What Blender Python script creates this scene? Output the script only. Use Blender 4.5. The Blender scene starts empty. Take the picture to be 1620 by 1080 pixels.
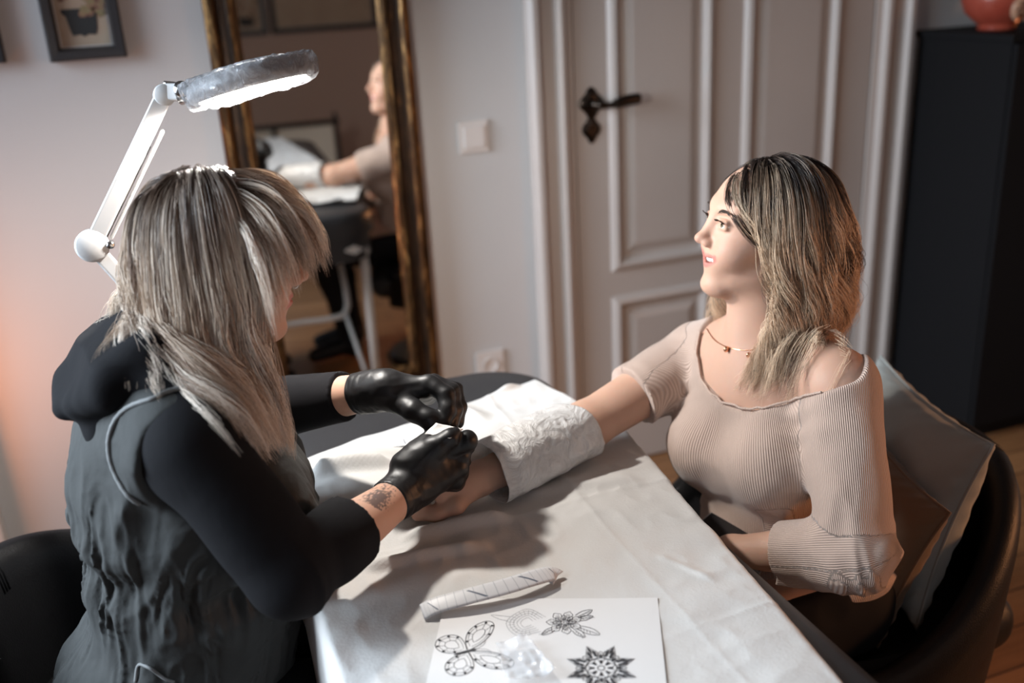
import bpy, bmesh, math, random
import numpy as np
from mathutils import Vector, Matrix, Euler
random.seed(7); RNG = np.random.default_rng(7)
SC = bpy.context.scene
COL = SC.collection
PI = math.pi

# ---------------------------------------------------------------- camera
FPX = 1575.0
dn = np.array([238., 4200., FPX]); dn /= np.linalg.norm(dn)
xw = np.array([4690., -855., FPX]); xw -= dn * xw.dot(dn); xw /= np.linalg.norm(xw)
flip = lambda v: np.array([v[0], -v[1], -v[2]])
_X = flip(xw); _Z = flip(-dn); _Y = np.cross(_Z, _X)
RC = np.array([_X, _Y, _Z])            # camera space -> world
CAM = np.array([0., 0., 1.5])
WALL_Y = 2.58
def ray(px, py): return RC @ np.array([(px-810)/FPX, -(py-540)/FPX, -1.])
def atz(px, py, z): r = ray(px, py); return CAM + r*(z-CAM[2])/r[2]
def aty(px, py, y): r = ray(px, py); return CAM + r*y/r[1]
def atd(px, py, d): return CAM + ray(px, py)*d
camd = bpy.data.cameras.new('camera'); cam = bpy.data.objects.new('camera', camd); COL.objects.link(cam)
M4 = Matrix([[*RC[i], CAM[i]] for i in range(3)] + [[0, 0, 0, 1]])
cam.matrix_world = M4
camd.sensor_width = 36; camd.lens = FPX*36/1620; camd.clip_start = .05
camd.dof.use_dof = True; camd.dof.focus_distance = 1.38; camd.dof.aperture_fstop = 2.2
SC.camera = cam
SC.view_settings.view_transform = 'Standard'; SC.view_settings.look = 'None'
SC.view_settings.exposure = 0.18; SC.view_settings.gamma = 1.0; SC.view_settings.use_curve_mapping = False
SC.cycles.max_bounces = 8; SC.cycles.diffuse_bounces = 3; SC.cycles.glossy_bounces = 4; SC.cycles.transparent_max_bounces = 12
SC.cycles.sample_clamp_indirect = 4
# ---------------------------------------------------------------- world + lights
wd = bpy.data.worlds.new('world'); SC.world = wd; wd.use_nodes = True
wd.node_tree.nodes['Background'].inputs[0].default_value = (.62, .74, .95, 1)
wd.node_tree.nodes['Background'].inputs[1].default_value = 1.2
def area(name, loc, target, size, power, color, sizey=None, spread=None):
    l = bpy.data.lights.new(name, 'AREA'); l.energy = power; l.color = color; l.size = size
    if sizey: l.shape = 'RECTANGLE'; l.size_y = sizey
    if spread: l.spread = spread
    o = bpy.data.objects.new(name, l); COL.objects.link(o); o.location = loc
    o.rotation_euler = (Vector(target)-Vector(loc)).to_track_quat('-Z', 'Y').to_euler(); return o
def point(name, loc, power, color, r=.05):
    l = bpy.data.lights.new(name, 'POINT'); l.energy = power; l.color = color; l.shadow_soft_size = r
    o = bpy.data.objects.new(name, l); COL.objects.link(o); o.location = loc; return o
area('window_daylight', (-1.62, 1.60, 1.65), (.0, 1.45, .95), 1.3, 34, (.76, .88, 1.0), 1.4, 1.5)
area('rear_warm_fill', (.3, -1.85, 1.9), (.6, 1.5, .9), 1.6, 3.6, (1.0, .74, .54), 1.3)  # added warm fill for the camera-facing sides, not a lamp of the room
area('amber_lamp_left', (-.86, 2.18, .66), (-.42, 2.58, .66), .16, 1.5, (1.0, .30, .10), None, 2.0)
point('amber_glow_right', (2.75, .40, 1.05), 9.0, (1.0, .45, .20), .12)
area('amber_lamp_right', (2.6, .30, 1.0), (1.25, 1.15, .55), .25, 2.2, (1.0, .42, .17), None, 1.15)

# ---------------------------------------------------------------- materials
def _inp(n, *names):
    for k in names:
        if k in n.inputs: return n.inputs[k]
class Mat:
    def __init__(s, name, color=(.5, .5, .5), rough=.5, metal=0, spec=.5, sheen=0, coat=0, sss=0, trans=0, alpha=1, emit=None, estr=0):
        s.m = bpy.data.materials.new(name); s.m.use_nodes = True; s.t = s.m.node_tree; s.N = s.t.nodes; s.L = s.t.links
        s.p = s.N['Principled BSDF']
        s.set('Base Color', (*color, 1)); s.set('Roughness', rough); s.set('Metallic', metal); s.set('Specular IOR Level', spec)
        if sheen: s.set('Sheen Weight', sheen); s.set('Sheen Roughness', .5)
        if coat: s.set('Coat Weight', coat); s.set('Coat Roughness', .15)
        if sss: s.set('Subsurface Weight', sss); s.set('Subsurface Radius', (1, .35, .2)); s.set('Subsurface Scale', .006)
        if trans: s.set('Transmission Weight', trans)
        s.set('Alpha', alpha)
        if emit: s.set('Emission Color', (*emit, 1)); s.set('Emission Strength', estr)
        s._h = None
    def set(s, k, v): s.p.inputs[k].default_value = v
    def node(s, ty, ins={}, **kw):
        n = s.N.new(ty)
        for k, v in kw.items(): setattr(n, k, v)
        for k, v in ins.items():
            if hasattr(v, 'is_output') or isinstance(v, bpy.types.NodeSocket): s.L.new(v, n.inputs[k])
            else: n.inputs[k].default_value = v
        return n
    def coord(s, scale=(1, 1, 1), rot=(0, 0, 0), kind='Object'):
        c = s.node('ShaderNodeTexCoord'); mp = s.node('ShaderNodeMapping', {'Vector': c.outputs[kind]})
        mp.inputs['Scale'].default_value = scale; mp.inputs['Rotation'].default_value = rot; return mp.outputs[0]
    def noise(s, scale=5, detail=4, rough=.55, vec=None, dist=0):
        n = s.node('ShaderNodeTexNoise', {'Scale': scale, 'Detail': detail, 'Roughness': rough, 'Distortion': dist})
        s.L.new(vec if vec is not None else s.coord(), n.inputs['Vector']); return n.outputs['Fac']
    def ramp(s, fac, stops):
        r = s.node('ShaderNodeValToRGB', {'Fac': fac}); e = r.color_ramp.elements
        while len(e) < len(stops): e.new(.5)
        for x, (p, c) in zip(e, stops): x.position = p; x.color = (*c, 1) if len(c) == 3 else c
        return r.outputs['Color']
    def mix(s, f, a, b, mode='MIX'):
        n = s.node('ShaderNodeMix', data_type='RGBA', blend_type=mode)
        for i, v in ((0, f), (6, a), (7, b)):
            if isinstance(v, bpy.types.NodeSocket): s.L.new(v, n.inputs[i])
            else: n.inputs[i].default_value = v if i == 0 else (*v, 1)
        return n.outputs[2]
    def math(s, op, a, b=0., c=None):
        n = s.node('ShaderNodeMath', operation=op)
        for i, v in enumerate((a, b, c)):
            if v is None: continue
            if isinstance(v, bpy.types.NodeSocket): s.L.new(v, n.inputs[i])
            else: n.inputs[i].default_value = v
        return n.outputs[0]
    def attr(s, name, out='Fac'):
        return s.node('ShaderNodeAttribute', attribute_name=name).outputs[out]
    def col(s, sock): s.L.new(sock, s.p.inputs['Base Color']); return s
    def link(s, sock, k): s.L.new(sock, s.p.inputs[k]); return s
    def bump(s, h, strength=.3, dist=.01):
        b = s.node('ShaderNodeBump', {'Height': h, 'Strength': strength, 'Distance': dist})
        if s._h is not None: s.L.new(s._h, b.inputs['Normal'])
        s._h = b.outputs[0]; s.L.new(s._h, s.p.inputs['Normal']); return s

# ---------------------------------------------------------------- object helpers
def tag(o, label=None, cat=None, group=None, kind=None):
    if label: o['label'] = label
    if cat: o['category'] = cat
    if group: o['group'] = group
    if kind: o['kind'] = kind
    return o
def empty(name, loc=(0, 0, 0), label=None, cat=None, group=None):
    o = bpy.data.objects.new(name, None); COL.objects.link(o); o.location = loc; o.empty_display_size = .05
    return tag(o, label, cat, group)
def link_mesh(name, me, mat, parent=None, smooth=True):
    o = bpy.data.objects.new(name, me); COL.objects.link(o)
    for m in (mat if isinstance(mat, (list, tuple)) else [mat]):
        me.materials.append(m.m if isinstance(m, Mat) else m)
    if smooth: me.polygons.foreach_set('use_smooth', [True]*len(me.polygons))
    if parent is not None:
        o.parent = parent; o.matrix_parent_inverse = parent_world(parent).inverted()
    return o
def parent_world(p):
    m = Matrix.Translation(p.location) @ p.rotation_euler.to_matrix().to_4x4()
    if p.parent is not None: m = parent_world(p.parent) @ p.matrix_parent_inverse @ m
    return m
def mesh_of(name, V, F):
    me = bpy.data.meshes.new(name); me.from_pydata([tuple(map(float, v)) for v in V], [], [tuple(map(int, f)) for f in F]); me.update(); return me
def build(name, V, F, mat, parent=None, smooth=True): return link_mesh(name, mesh_of(name, V, F), mat, parent, smooth)
class BM:
    """collects simple solids into one mesh"""
    def __init__(s): s.V = []; s.F = []
    def add(s, V, F):
        n = len(s.V); s.V += [tuple(v) for v in V]; s.F += [tuple(i+n for i in f) for f in F]; return s
    def box(s, a, b, bev=0, M=None):
        bm = bmesh.new(); bmesh.ops.create_cube(bm, size=1)
        for v in bm.verts:
            v.co = Vector([(a[i]+b[i])/2 + v.co[i]*(b[i]-a[i]) for i in range(3)])
        if bev: bmesh.ops.bevel(bm, geom=bm.edges[:], offset=bev, segments=3, affect='EDGES', profile=.6)
        if M is not None: bmesh.ops.transform(bm, matrix=M, verts=bm.verts)
        bm.verts.index_update(); s.add([v.co[:] for v in bm.verts], [[v.index for v in f.verts] for f in bm.faces]); bm.free(); return s
    def tube(s, pts, r, n=10, cap=True, closed=False, flat=None):
        pts = [np.array(p, float) for p in pts]; m = len(pts)
        rr = r if hasattr(r, '__len__') else [r]*m
        V = []; F = []; prev = None
        for i in range(m):
            if closed: t = pts[(i+1) % m]-pts[i-1]
            else: t = pts[min(i+1, m-1)]-pts[max(i-1, 0)]
            t = t/(np.linalg.norm(t)+1e-12)
            if prev is None:
                u = np.cross(t, [0, 0, 1.]);
                if np.linalg.norm(u) < .1: u = np.cross(t, [0, 1., 0])
            else: u = prev-t*prev.dot(t)
            u /= np.linalg.norm(u)+1e-12; prev = u; w = np.cross(t, u)
            for k in range(n):
                a = 2*PI*k/n; fl = 1 if flat is None else flat
                V.append(pts[i]+rr[i]*(math.cos(a)*u+math.sin(a)*w*fl))
        for i in range(m if closed else m-1):
            j = (i+1) % m
            for k in range(n):
                F.append((i*n+k, i*n+(k+1) % n, j*n+(k+1) % n, j*n+k))
        if cap and not closed:
            F.append(tuple(range(n))[::-1]); F.append(tuple((m-1)*n+k for k in range(n)))
        return s.add(V, F)
    def lathe(s, prof, n=32, M=None, c=(0, 0, 0)):
        V = []; F = []
        for r, z in prof:
            for k in range(n):
                a = 2*PI*k/n; v = Vector((r*math.cos(a), r*math.sin(a), z))
                if M is not None: v = M @ v
                V.append((v[0]+c[0], v[1]+c[1], v[2]+c[2]))
        for i in range(len(prof)-1):
            for k in range(n): F.append((i*n+k, i*n+(k+1) % n, (i+1)*n+(k+1) % n, (i+1)*n+k))
        return s.add(V, F)
    def frame(s, x0, x1, z0, z1, prof, y=0, sgn=-1):
        """rectangular moulding in an XZ plane; prof = [(inset, height out of the plane)]"""
        V = []; F = []
        for ins, h in prof:
            for cx, cz in ((x0+ins, z0+ins), (x1-ins, z0+ins), (x1-ins, z1-ins), (x0+ins, z1-ins)): V.append((cx, y+sgn*h, cz))
        for i in range(len(prof)-1):
            for k in range(4): F.append((i*4+k, i*4+(k+1) % 4, (i+1)*4+(k+1) % 4, (i+1)*4+k))
        return s.add(V, F)
    def obj(s, name, mat, parent=None, smooth=False):
        o = build(name, s.V, s.F, mat, parent, smooth)
        bm = bmesh.new(); bm.from_mesh(o.data); bmesh.ops.recalc_face_normals(bm, faces=bm.faces); bm.to_mesh(o.data); bm.free()
        if smooth == 'auto':
            for p in o.data.polygons: p.use_smooth = True
            md = o.modifiers.new('es', 'EDGE_SPLIT'); md.split_angle = .6
        return o

# ---------------------------------------------------------------- noise
_TB = RNG.random((32, 32, 32)).astype(np.float32)*2-1
def vnoise(P, s=1., o=0.):
    Q = np.asarray(P, np.float32)*s+o; I = np.floor(Q).astype(int); f = Q-I; f = f*f*(3-2*f); I &= 31; J = (I+1) & 31
    x, y, z = I[..., 0], I[..., 1], I[..., 2]; X, Y, Z = J[..., 0], J[..., 1], J[..., 2]; fx, fy, fz = f[..., 0], f[..., 1], f[..., 2]
    a = _TB[x, y, z]*(1-fx)+_TB[X, y, z]*fx; b = _TB[x, Y, z]*(1-fx)+_TB[X, Y, z]*fx
    c = _TB[x, y, Z]*(1-fx)+_TB[X, y, Z]*fx; d = _TB[x, Y, Z]*(1-fx)+_TB[X, Y, Z]*fx
    return (a*(1-fy)+b*fy)*(1-fz)+(c*(1-fy)+d*fy)*fz
def ridge(P, s=1., o=0.): return 1-2*np.abs(vnoise(P, s, o))

# ---------------------------------------------------------------- implicit surfaces
import openvdb as vdb
def rotm(h=0, p=0, r=0):
    """heading about z, pitch (nose up +) about y, roll about x ; x is forward"""
    return np.array((Matrix.Rotation(h, 3, 'Z') @ Matrix.Rotation(-p, 3, 'Y') @ Matrix.Rotation(r, 3, 'X')))
class SDF:
    def __init__(s, k=.02, R=None, o=None):
        s.pr = []; s.k = k; s.R = np.eye(3) if R is None else R; s.o = np.zeros(3) if o is None else np.array(o, float); s.disp = None
    S = 1.
    def at(s, R=None, o=(0, 0, 0), S=1.): s.R = np.eye(3) if R is None else R; s.o = np.array(o, float); s.S = S; return s
    def _pt(s, p): return s.R @ (np.array(p, float)*s.S)+s.o
    def cone(s, a, b, ra, rb=None, k=None, op='u', g=0.):
        rb = ra if rb is None else rb; ra = ra*s.S; rb = rb*s.S; a = s._pt(a); b = s._pt(b); r = max(ra, rb)+g
        s.pr.append(('c', op, s.k if k is None else k, np.minimum(a, b)-r, np.maximum(a, b)+r, (a, b-a, ra+g, rb-ra))); return s
    def chain(s, pts, rs, k=None, op='u'):
        for i in range(len(pts)-1): s.cone(pts[i], pts[i+1], rs[i], rs[i+1], k, op)
        return s
    def ell(s, c, r, R=None, k=None, op='u'):
        Rm = s.R @ (np.eye(3) if R is None else R); c = s._pt(c); r = np.array(r, float)*np.ones(3)*s.S; m = np.abs(Rm) @ r
        s.pr.append(('e', op, s.k if k is None else k, c-m, c+m, (c, Rm, r))); return s
    def box(s, c, h, rd=.01, R=None, k=None, op='u'):
        Rm = s.R @ (np.eye(3) if R is None else R); c = s._pt(c); h = np.array(h, float)*s.S; m = np.abs(Rm) @ h
        s.pr.append(('b', op, s.k if k is None else k, c-m, c+m, (c, Rm, h-rd, rd))); return s
    def fn(s, f, lo, hi, k=None, op='u'):
        s.pr.append(('f', op, s.k if k is None else k, np.array(lo, float), np.array(hi, float), f)); return s
    @staticmethod
    def _d(ty, A, P):
        if ty == 'c':
            a, ab, ra, dr = A; q = P-a; t = np.clip(q @ ab/max(ab @ ab, 1e-9), 0, 1); return np.linalg.norm(q-t[:, None]*ab, axis=1)-(ra+dr*t)
        if ty == 'e':
            c, R, r = A; q = (P-c) @ R; k0 = np.linalg.norm(q/r, axis=1); k1 = np.linalg.norm(q/(r*r), axis=1); return k0*(k0-1)/np.maximum(k1, 1e-9)
        if ty == 'b':
            c, R, h, rd = A; q = np.abs((P-c) @ R)-h; return np.linalg.norm(np.maximum(q, 0), axis=1)+np.minimum(q.max(1), 0)-rd
        return A(P)
    def eval(s, P, lo=None, hi=None, pad=0.):
        d = np.full(len(P), .5)
        for ty, op, k, l, h, A in s.pr:
            if lo is not None and op != 'i' and (np.any(l-pad-k*1.2 > hi) or np.any(h+pad+k*1.2 < lo)): continue
            e = s._d(ty, A, P)
            if op == 'u':
                if k > 0: x = np.clip(.5+.5*(d-e)/k, 0, 1); d = d*(1-x)+e*x-k*x*(1-x)
                else: d = np.minimum(d, e)
            else:
                if op == 's': e = -e
                if k > 0: x = np.clip(.5-.5*(d-e)/k, 0, 1); d = d*(1-x)+e*x+k*x*(1-x)
                else: d = np.maximum(d, e)
        if s.disp is not None: d = d+s.disp(P)
        return d
    def mesh(s, h=.004, B=16, lo=None, hi=None, margin=.012):
        us = [p for p in s.pr if p[1] == 'u']
        L = np.min([p[3] for p in us], 0)-margin if lo is None else np.array(lo); H = np.max([p[4] for p in us], 0)+margin if hi is None else np.array(hi)
        n = np.ceil((H-L)/(h*B)).astype(int); bg = 3*h; G = vdb.FloatGrid(bg); r = B*h*.87
        ax = np.arange(B); I = np.stack(np.meshgrid(ax, ax, ax, indexing='ij'), -1).reshape(-1, 3)*h
        for bi in range(n[0]):
            for bj in range(n[1]):
                for bk in range(n[2]):
                    o = L+np.array([bi, bj, bk])*B*h; c = o+B*h/2; lo_, hi_ = o, o+B*h
                    if not any(np.all(p[3]-bg-p[2] <= hi_) and np.all(p[4]+bg+p[2] >= lo_) for p in us): continue
                    dc = s.eval(c[None], lo_, hi_, r)[0]
                    if dc > 2.2*r+margin: continue
                    if dc < -2.2*r-margin: a = np.full((B, B, B), -bg, np.float32)
                    else: a = np.clip(s.eval(o+I, lo_, hi_, bg), -bg, bg).astype(np.float32).reshape(B, B, B)
                    G.copyFromArray(a, ijk=(bi*B, bj*B, bk*B))
        P, Q = G.convertToQuads(isovalue=0.); return P*h+L, Q[:, ::-1]
    def obj(s, name, mat, parent=None, h=.004, post=None, **kw):
        V, Q = s.mesh(h, **kw)
        if post is not None: V = post(V)
        me = bpy.data.meshes.new(name); me.vertices.add(len(V)); me.vertices.foreach_set('co', V.astype(np.float32).ravel())
        me.loops.add(Q.size); me.loops.foreach_set('vertex_index', Q.astype(np.int32).ravel())
        me.polygons.add(len(Q)); me.polygons.foreach_set('loop_start', np.arange(0, Q.size, 4, dtype=np.int32)); me.update(calc_edges=True); me.validate()
        o = link_mesh(name, me, mat, parent); o['n'] = len(V); del o['n']; return o
def vattr(o, name, vals):
    me = o.data; vals = np.asarray(vals, np.float32)
    if vals.ndim == 1: a = me.attributes.new(name, 'FLOAT', 'POINT'); a.data.foreach_set('value', vals)
    else:
        a = me.attributes.new(name, 'FLOAT_COLOR', 'POINT'); a.data.foreach_set('color', np.concatenate([vals, np.ones((len(vals), 1), np.float32)], 1).ravel())
def vco(o):
    a = np.empty(len(o.data.vertices)*3, np.float32); o.data.vertices.foreach_get('co', a); return a.reshape(-1, 3)
def sstep(a, b, x): t = np.clip((x-a)/(b-a), 0, 1); return t*t*(3-2*t)
def gauss(P, c, s): return np.exp(-((np.asarray(P)-c)**2).sum(-1)/(2*s*s))
def spline(pts, n):
    pts = np.array(pts, float); m = len(pts); out = []
    P = np.vstack([2*pts[0]-pts[1], pts, 2*pts[-1]-pts[-2]])
    for t in np.linspace(0, m-1-1e-6, n):
        i = int(t); u = t-i; a, b, c, d = P[i:i+4]
        out.append(.5*((2*b)+(-a+c)*u+(2*a-5*b+4*c-d)*u*u+(-a+3*b-3*c+d)*u**3))
    return np.array(out)
# ================================================================ room
wallm = Mat('plaster_wall', (.56, .535, .525), .85)
wallm.col(wallm.mix(wallm.noise(1.5, 3), (.52, .525, .53), (.58, .585, .59))).bump(wallm.noise(60, 5), .08, .004)
sidem = Mat('greige_side_wall', (.34, .32, .30), .85); sidem.bump(sidem.noise(60, 5), .08, .004)
rearm = Mat('brown_painted_wall', (.46, .35, .30), .85); rearm.bump(rearm.noise(60, 5), .08, .004)
ceilm = Mat('ceiling_paint', (.42, .41, .40), .9); ceilm.bump(ceilm.noise(40, 3), .05, .004)
doorm = Mat('painted_door_wood', (.44, .405, .385), .42)
doorm.col(doorm.mix(doorm.noise(4, 3), (.43, .39, .365), (.48, .44, .41))).bump(doorm.noise(30, 3), .05, .004)
trimw = Mat('white_trim_paint', (.62, .60, .58), .5); trimw.bump(trimw.noise(30, 3), .05, .004)
floorm = Mat('wood_plank_floor', (.35, .18, .09), .38)
def plank(m):
    v = m.coord((1, 1, 1)); br = m.node('ShaderNodeTexBrick', {'Vector': v, 'Color1': (.42, .215, .095, 1), 'Color2': (.30, .145, .062, 1), 'Mortar': (.05, .022, .012, 1), 'Scale': 1.0, 'Mortar Size': .0025, 'Brick Width': 1.7, 'Row Height': .11, 'Bias': 0.})
    gr = m.noise(1.0, 6, .65, m.coord((3, 60, 3)), 1.5)
    m.col(m.mix(.75, br.outputs['Color'], m.ramp(gr, [(.25, (.35, .3, .25)), (.55, (.85, .82, .8)), (.8, (1, 1, 1))]), 'MULTIPLY'))
    m.bump(m.math('MULTIPLY', br.outputs['Fac'], -1.), .5, .003); m.bump(gr, .15, .002)
plank(floorm)
XL, XR, YB, ZC = -1.7, 3.3, -1.95, 3.0
tag(BM().box((XL-.1, YB-.1, -.1), (XR+.1, WALL_Y+.1, 0)).obj('floor', floorm), kind='structure')
tag(BM().box((XL-.1, YB-.1, ZC), (XR+.1, WALL_Y+.1, ZC+.1)).obj('ceiling', ceilm), kind='structure')
tag(BM().box((XL-.1, WALL_Y, 0), (XR+.1, WALL_Y+.1, ZC)).obj('wall_back', wallm), kind='structure')
tag(BM().box((XR, YB, 0), (XR+.1, WALL_Y, ZC)).obj('wall_right', sidem), kind='structure')
# left wall and rear wall with a window opening each (daylight)
def wall_open(name, mat, u0, u1, a0, a1, z0, z1, mk):
    b = BM()
    for (p, q, r, s_) in ((u0, a0, 0, ZC), (a1, u1, 0, ZC), (a0, a1, 0, z0), (a0, a1, z1, ZC)): b.box(*mk(p, q, r, s_))
    return tag(b.obj(name, mat), kind='structure')
wall_open('wall_left', sidem, YB, WALL_Y, .6, 2.1, .85, 2.35, lambda p, q, r, s_: ((XL-.1, p, r), (XL, q, s_)))
wall_open('wall_rear', rearm, XL, XR, -.9, .4, .95, 2.35, lambda p, q, r, s_: ((p, YB-.1, r), (q, YB, s_)))
glass = Mat('window_glass', (1, 1, 1), .02, trans=1.0); 
def window(n, mk, u0, u1, z0, z1):
    b = BM(); t = .05
    for a, c, d, e in ((u0, u0+t, z0, z1), (u1-t, u1, z0, z1), (u0, u1, z0, z0+t), (u0, u1, z1-t, z1), ((u0+u1)/2-.03, (u0+u1)/2+.03, z0, z1), (u0, u1, z1-.45, z1-.40)):
        b.box(*mk(a, c, d, e))
    tag(b.obj('window_%d' % n, trimw), kind='structure')
window(1, lambda a, c, d, e: ((XL-.08, a, d), (XL-.03, c, e)), .6, 2.1, .85, 2.35)
window(2, lambda a, c, d, e: ((a, YB-.08, d), (c, YB-.03, e)), -.9, .4, .95, 2.35)
# baseboards
tag(BM().box((-.495, WALL_Y-.018, 0), (.997, WALL_Y, .14), .004).box((-.495, WALL_Y-.026, 0), (.997, WALL_Y, .03), .003).obj('baseboard_back', trimw), kind='structure')
tag(BM().box((2.268, WALL_Y-.018, 0), (XR, WALL_Y, .14), .004).obj('baseboard_back_right', trimw), kind='structure')
tag(BM().box((XR-.018, YB, 0), (XR, WALL_Y, .14), .004).obj('baseboard_right', trimw), kind='structure')
tag(BM().box((XL, YB, 0), (XR, YB+.018, .14), .004).obj('baseboard_rear', trimw), kind='structure')
tag(BM().box((-.56, WALL_Y-.05, 0), (-.497, WALL_Y, 2.1), .006).obj('trim_1', trimw), kind='structure')
# door casing with stepped mouldings
def casing():
    b = BM(); top = 2.16
    prof = [(0, .0), (0, .030), (.012, .044), (.026, .044), (.034, .028), (.040, .022), (.078, .022), (.084, .032), (.094, .038), (.104, .036), (.116, .020), (.134, .016), (.134, -.03)]
    V = []; F = []
    for ins, h in prof:
        y = WALL_Y-h-.004
        for x, z in ((.997+ins, 0), (.997+ins, top+.127-ins), (2.265-ins, top+.127-ins), (2.265-ins, 0)): V.append((x, y, z))
    for i in range(len(prof)-1):
        for k in range(3): F.append((i*4+k, i*4+k+1, (i+1)*4+k+1, (i+1)*4+k))
    b.add(V, F); return tag(b.obj('trim_2', doorm), kind='structure')
casing()
dr = BM(); D0 = WALL_Y-.006
x0, x1 = 1.136, 2.126
dr.box((x0, D0-.004, .008), (x1-.0, D0+.002, 2.155))
pan = [(0, .004), (.0, .008), (.010, .020), (.022, .024), (.030, .018), (.036, .008), (.044, .002), (.054, .002), (.066, .010), (.080, .014), (.086, .014)]
for a, c in ((1.235, 1.575), (1.67, 2.01)):
    for z0, z1 in ((.16, .565), (.64, 2.04)):
        dr.frame(a, c, z0, z1, pan, D0)
        dr.box((a+.085, D0-.0142, z0+.085), (c-.085, D0, z1-.085))
# stiles and rails stand proud so the panels read as recessed
for a, c, z0, z1 in ((x0, 1.235, .008, 2.155), (1.575, 1.67, .008, 2.155), (2.01, x1, .008, 2.155), (1.235, 1.575, .008, .16), (1.235, 1.575, .565, .64), (1.235, 1.575, 2.04, 2.155), (1.67, 2.01, .008, .16), (1.67, 2.01, .565, .64), (1.67, 2.01, 2.04, 2.155)):
    dr.box((a, D0-.008, z0), (c, D0, z1))
door = tag(dr.obj('door_1', doorm), kind='structure')
blackiron = Mat('dark_bronze', (.055, .045, .038), .32, 1.0); blackiron.bump(blackiron.noise(80, 3), .2, .002)
hd = BM(); hy = D0-.008
def diamond(b, cx, cz, w, hgt):
    P = []
    for k in range(24):
        a = 2*PI*k/24; r = 1-.16*math.cos(4*a+PI)*.9
        P.append((math.cos(a)*r*w, math.sin(a)*r*hgt))
    V = [(cx+x, hy, cz+z) for x, z in P]+[(cx+x*.92, hy-.004, cz+z*.92) for x, z in P]+[(cx+x*.5, hy-.008, cz+z*.5) for x, z in P]
    F = [(k, (k+1) % 24, 24+(k+1) % 24, 24+k) for k in range(24)]+[(24+k, 24+(k+1) % 24, 48+(k+1) % 24, 48+k) for k in range(24)]+[tuple(range(48, 72))]
    b.add(V, F)
diamond(hd, 1.185, 1.137, .034, .040)
hd.tube([(1.185, hy-.006, 1.137), (1.185, hy-.022, 1.137), (1.187, hy-.04, 1.137)], [.014, .012, .012], 16)
hd.tube(spline([(1.180, hy-.044, 1.137), (1.215, hy-.05, 1.134), (1.235, hy-.05, 1.136), (1.265, hy-.05, 1.142), (1.300, hy-.048, 1.144), (1.312, hy-.048, 1.144)], 18), [.011, .011, .010, .008, .0075, .008, .011, .013, .014, .0145, .015, .0155, .0155, .0155, .015, .015, .014, .010], 14)
hd.obj('door_handle', blackiron, door, True)
h2 = BM(); diamond(h2, 1.183, 1.066, .026, .036)
h2.tube([(1.183, hy-.007, 1.070), (1.183, hy-.012, 1.070)], [.006, .005], 12); h2.obj('keyhole_plate', blackiron, door, False)

# ---------------- light switch, socket
plast = Mat('white_plastic', (.66, .63, .61), .35)
s = empty('light_switch', (.838, WALL_Y, 1.08), 'square white rocker light switch on the wall between mirror and door', 'light switch')
BM().box((.795, WALL_Y-.010, 1.038), (.881, WALL_Y, 1.124), .004).obj('cover_frame', plast, s)
BM().box((.808, WALL_Y-.016, 1.051), (.868, WALL_Y-.008, 1.111), .004).obj('rocker', plast, s)
s = empty('wall_socket', (.846, WALL_Y, .40), 'white wall socket low on the wall above the black padded end', 'socket')
BM().box((.80, WALL_Y-.010, .375), (.886, WALL_Y, .461), .004).obj('cover_frame', plast, s)
BM().lathe([(.024, -.002), (.024, .004), (.020, .004), (.019, -.004), (.0, -.004)], 24, Matrix.Rotation(PI/2, 4, 'X'), (.843, WALL_Y-.011, .418)).obj('socket_recess', plast, s)

# ---------------- mirror
MIRROR_YAW = math.radians(-1.6)
gold = Mat('antique_gold', (.42, .25, .09), .36, .85)
gn = gold.noise(9, 6, .7, gold.coord((6, 6, 1.2)), .8)
gold.col(gold.ramp(gn, [(.33, (.020, .011, .006)), (.50, (.085, .045, .018)), (.64, (.30, .17, .065)), (.80, (.62, .42, .20))])).bump(gn, .5, .003)
gold.bump(gold.noise(120, 3), .3, .002)
dgold = Mat('dark_gilding', (.05, .028, .014), .4, .5); dn_ = dgold.noise(14, 5, .7, dgold.coord((5, 5, 1)))
dgold.col(dgold.ramp(dn_, [(.35, (.012, .008, .006)), (.62, (.06, .03, .014)), (.8, (.25, .13, .045))])).bump(dn_, .4, .003)
mx0, mx1, mz0, mz1 = .187, .678, .395, 1.95; my = WALL_Y-.012
s = empty('wall_mirror', ((mx0+mx1)/2, my, mz0), 'tall antique gold framed mirror hanging on the white wall', 'mirror')
BM().frame(mx0, mx1, mz0, mz1, [(0, 0), (0, .022), (.008, .030), (.018, .032), (.026, .026)], my).obj('outer_moulding', gold, s, 'auto')
BM().frame(mx0, mx1, mz0, mz1, [(.026, .026), (.034, .012), (.046, .012), (.054, .018)], my).obj('cove', dgold, s, 'auto')
BM().frame(mx0, mx1, mz0, mz1, [(.054, .018), (.058, .024), (.066, .022), (.074, .010), (.080, .004)], my).obj('inner_moulding', gold, s, 'auto')
bd = BM(); r = .0038
ico = bmesh.new(); bmesh.ops.create_icosphere(ico, subdivisions=1, radius=r); iv = [v.co.copy() for v in ico.verts]; iff = [[v.index for v in f.verts] for f in ico.faces]; ico.free()
def bead_line(p, q):
    n = int(np.linalg.norm(np.array(q)-np.array(p))/.0085)
    for i in range(n):
        c = Vector(p).lerp(Vector(q), (i+.5)/n); bd.add([tuple(v+c) for v in iv], iff)
i_ = .070; Y_ = my-.017
for p, q in (((mx0+i_, Y_, mz0+i_), (mx0+i_, Y_, mz1-i_)), ((mx1-i_, Y_, mz0+i_), (mx1-i_, Y_, mz1-i_)), ((mx0+i_, Y_, mz0+i_), (mx1-i_, Y_, mz0+i_)), ((mx0+i_, Y_, mz1-i_), (mx1-i_, Y_, mz1-i_))): bead_line(p, q)
bd.obj('bead_trim', gold, s, True)
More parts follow.
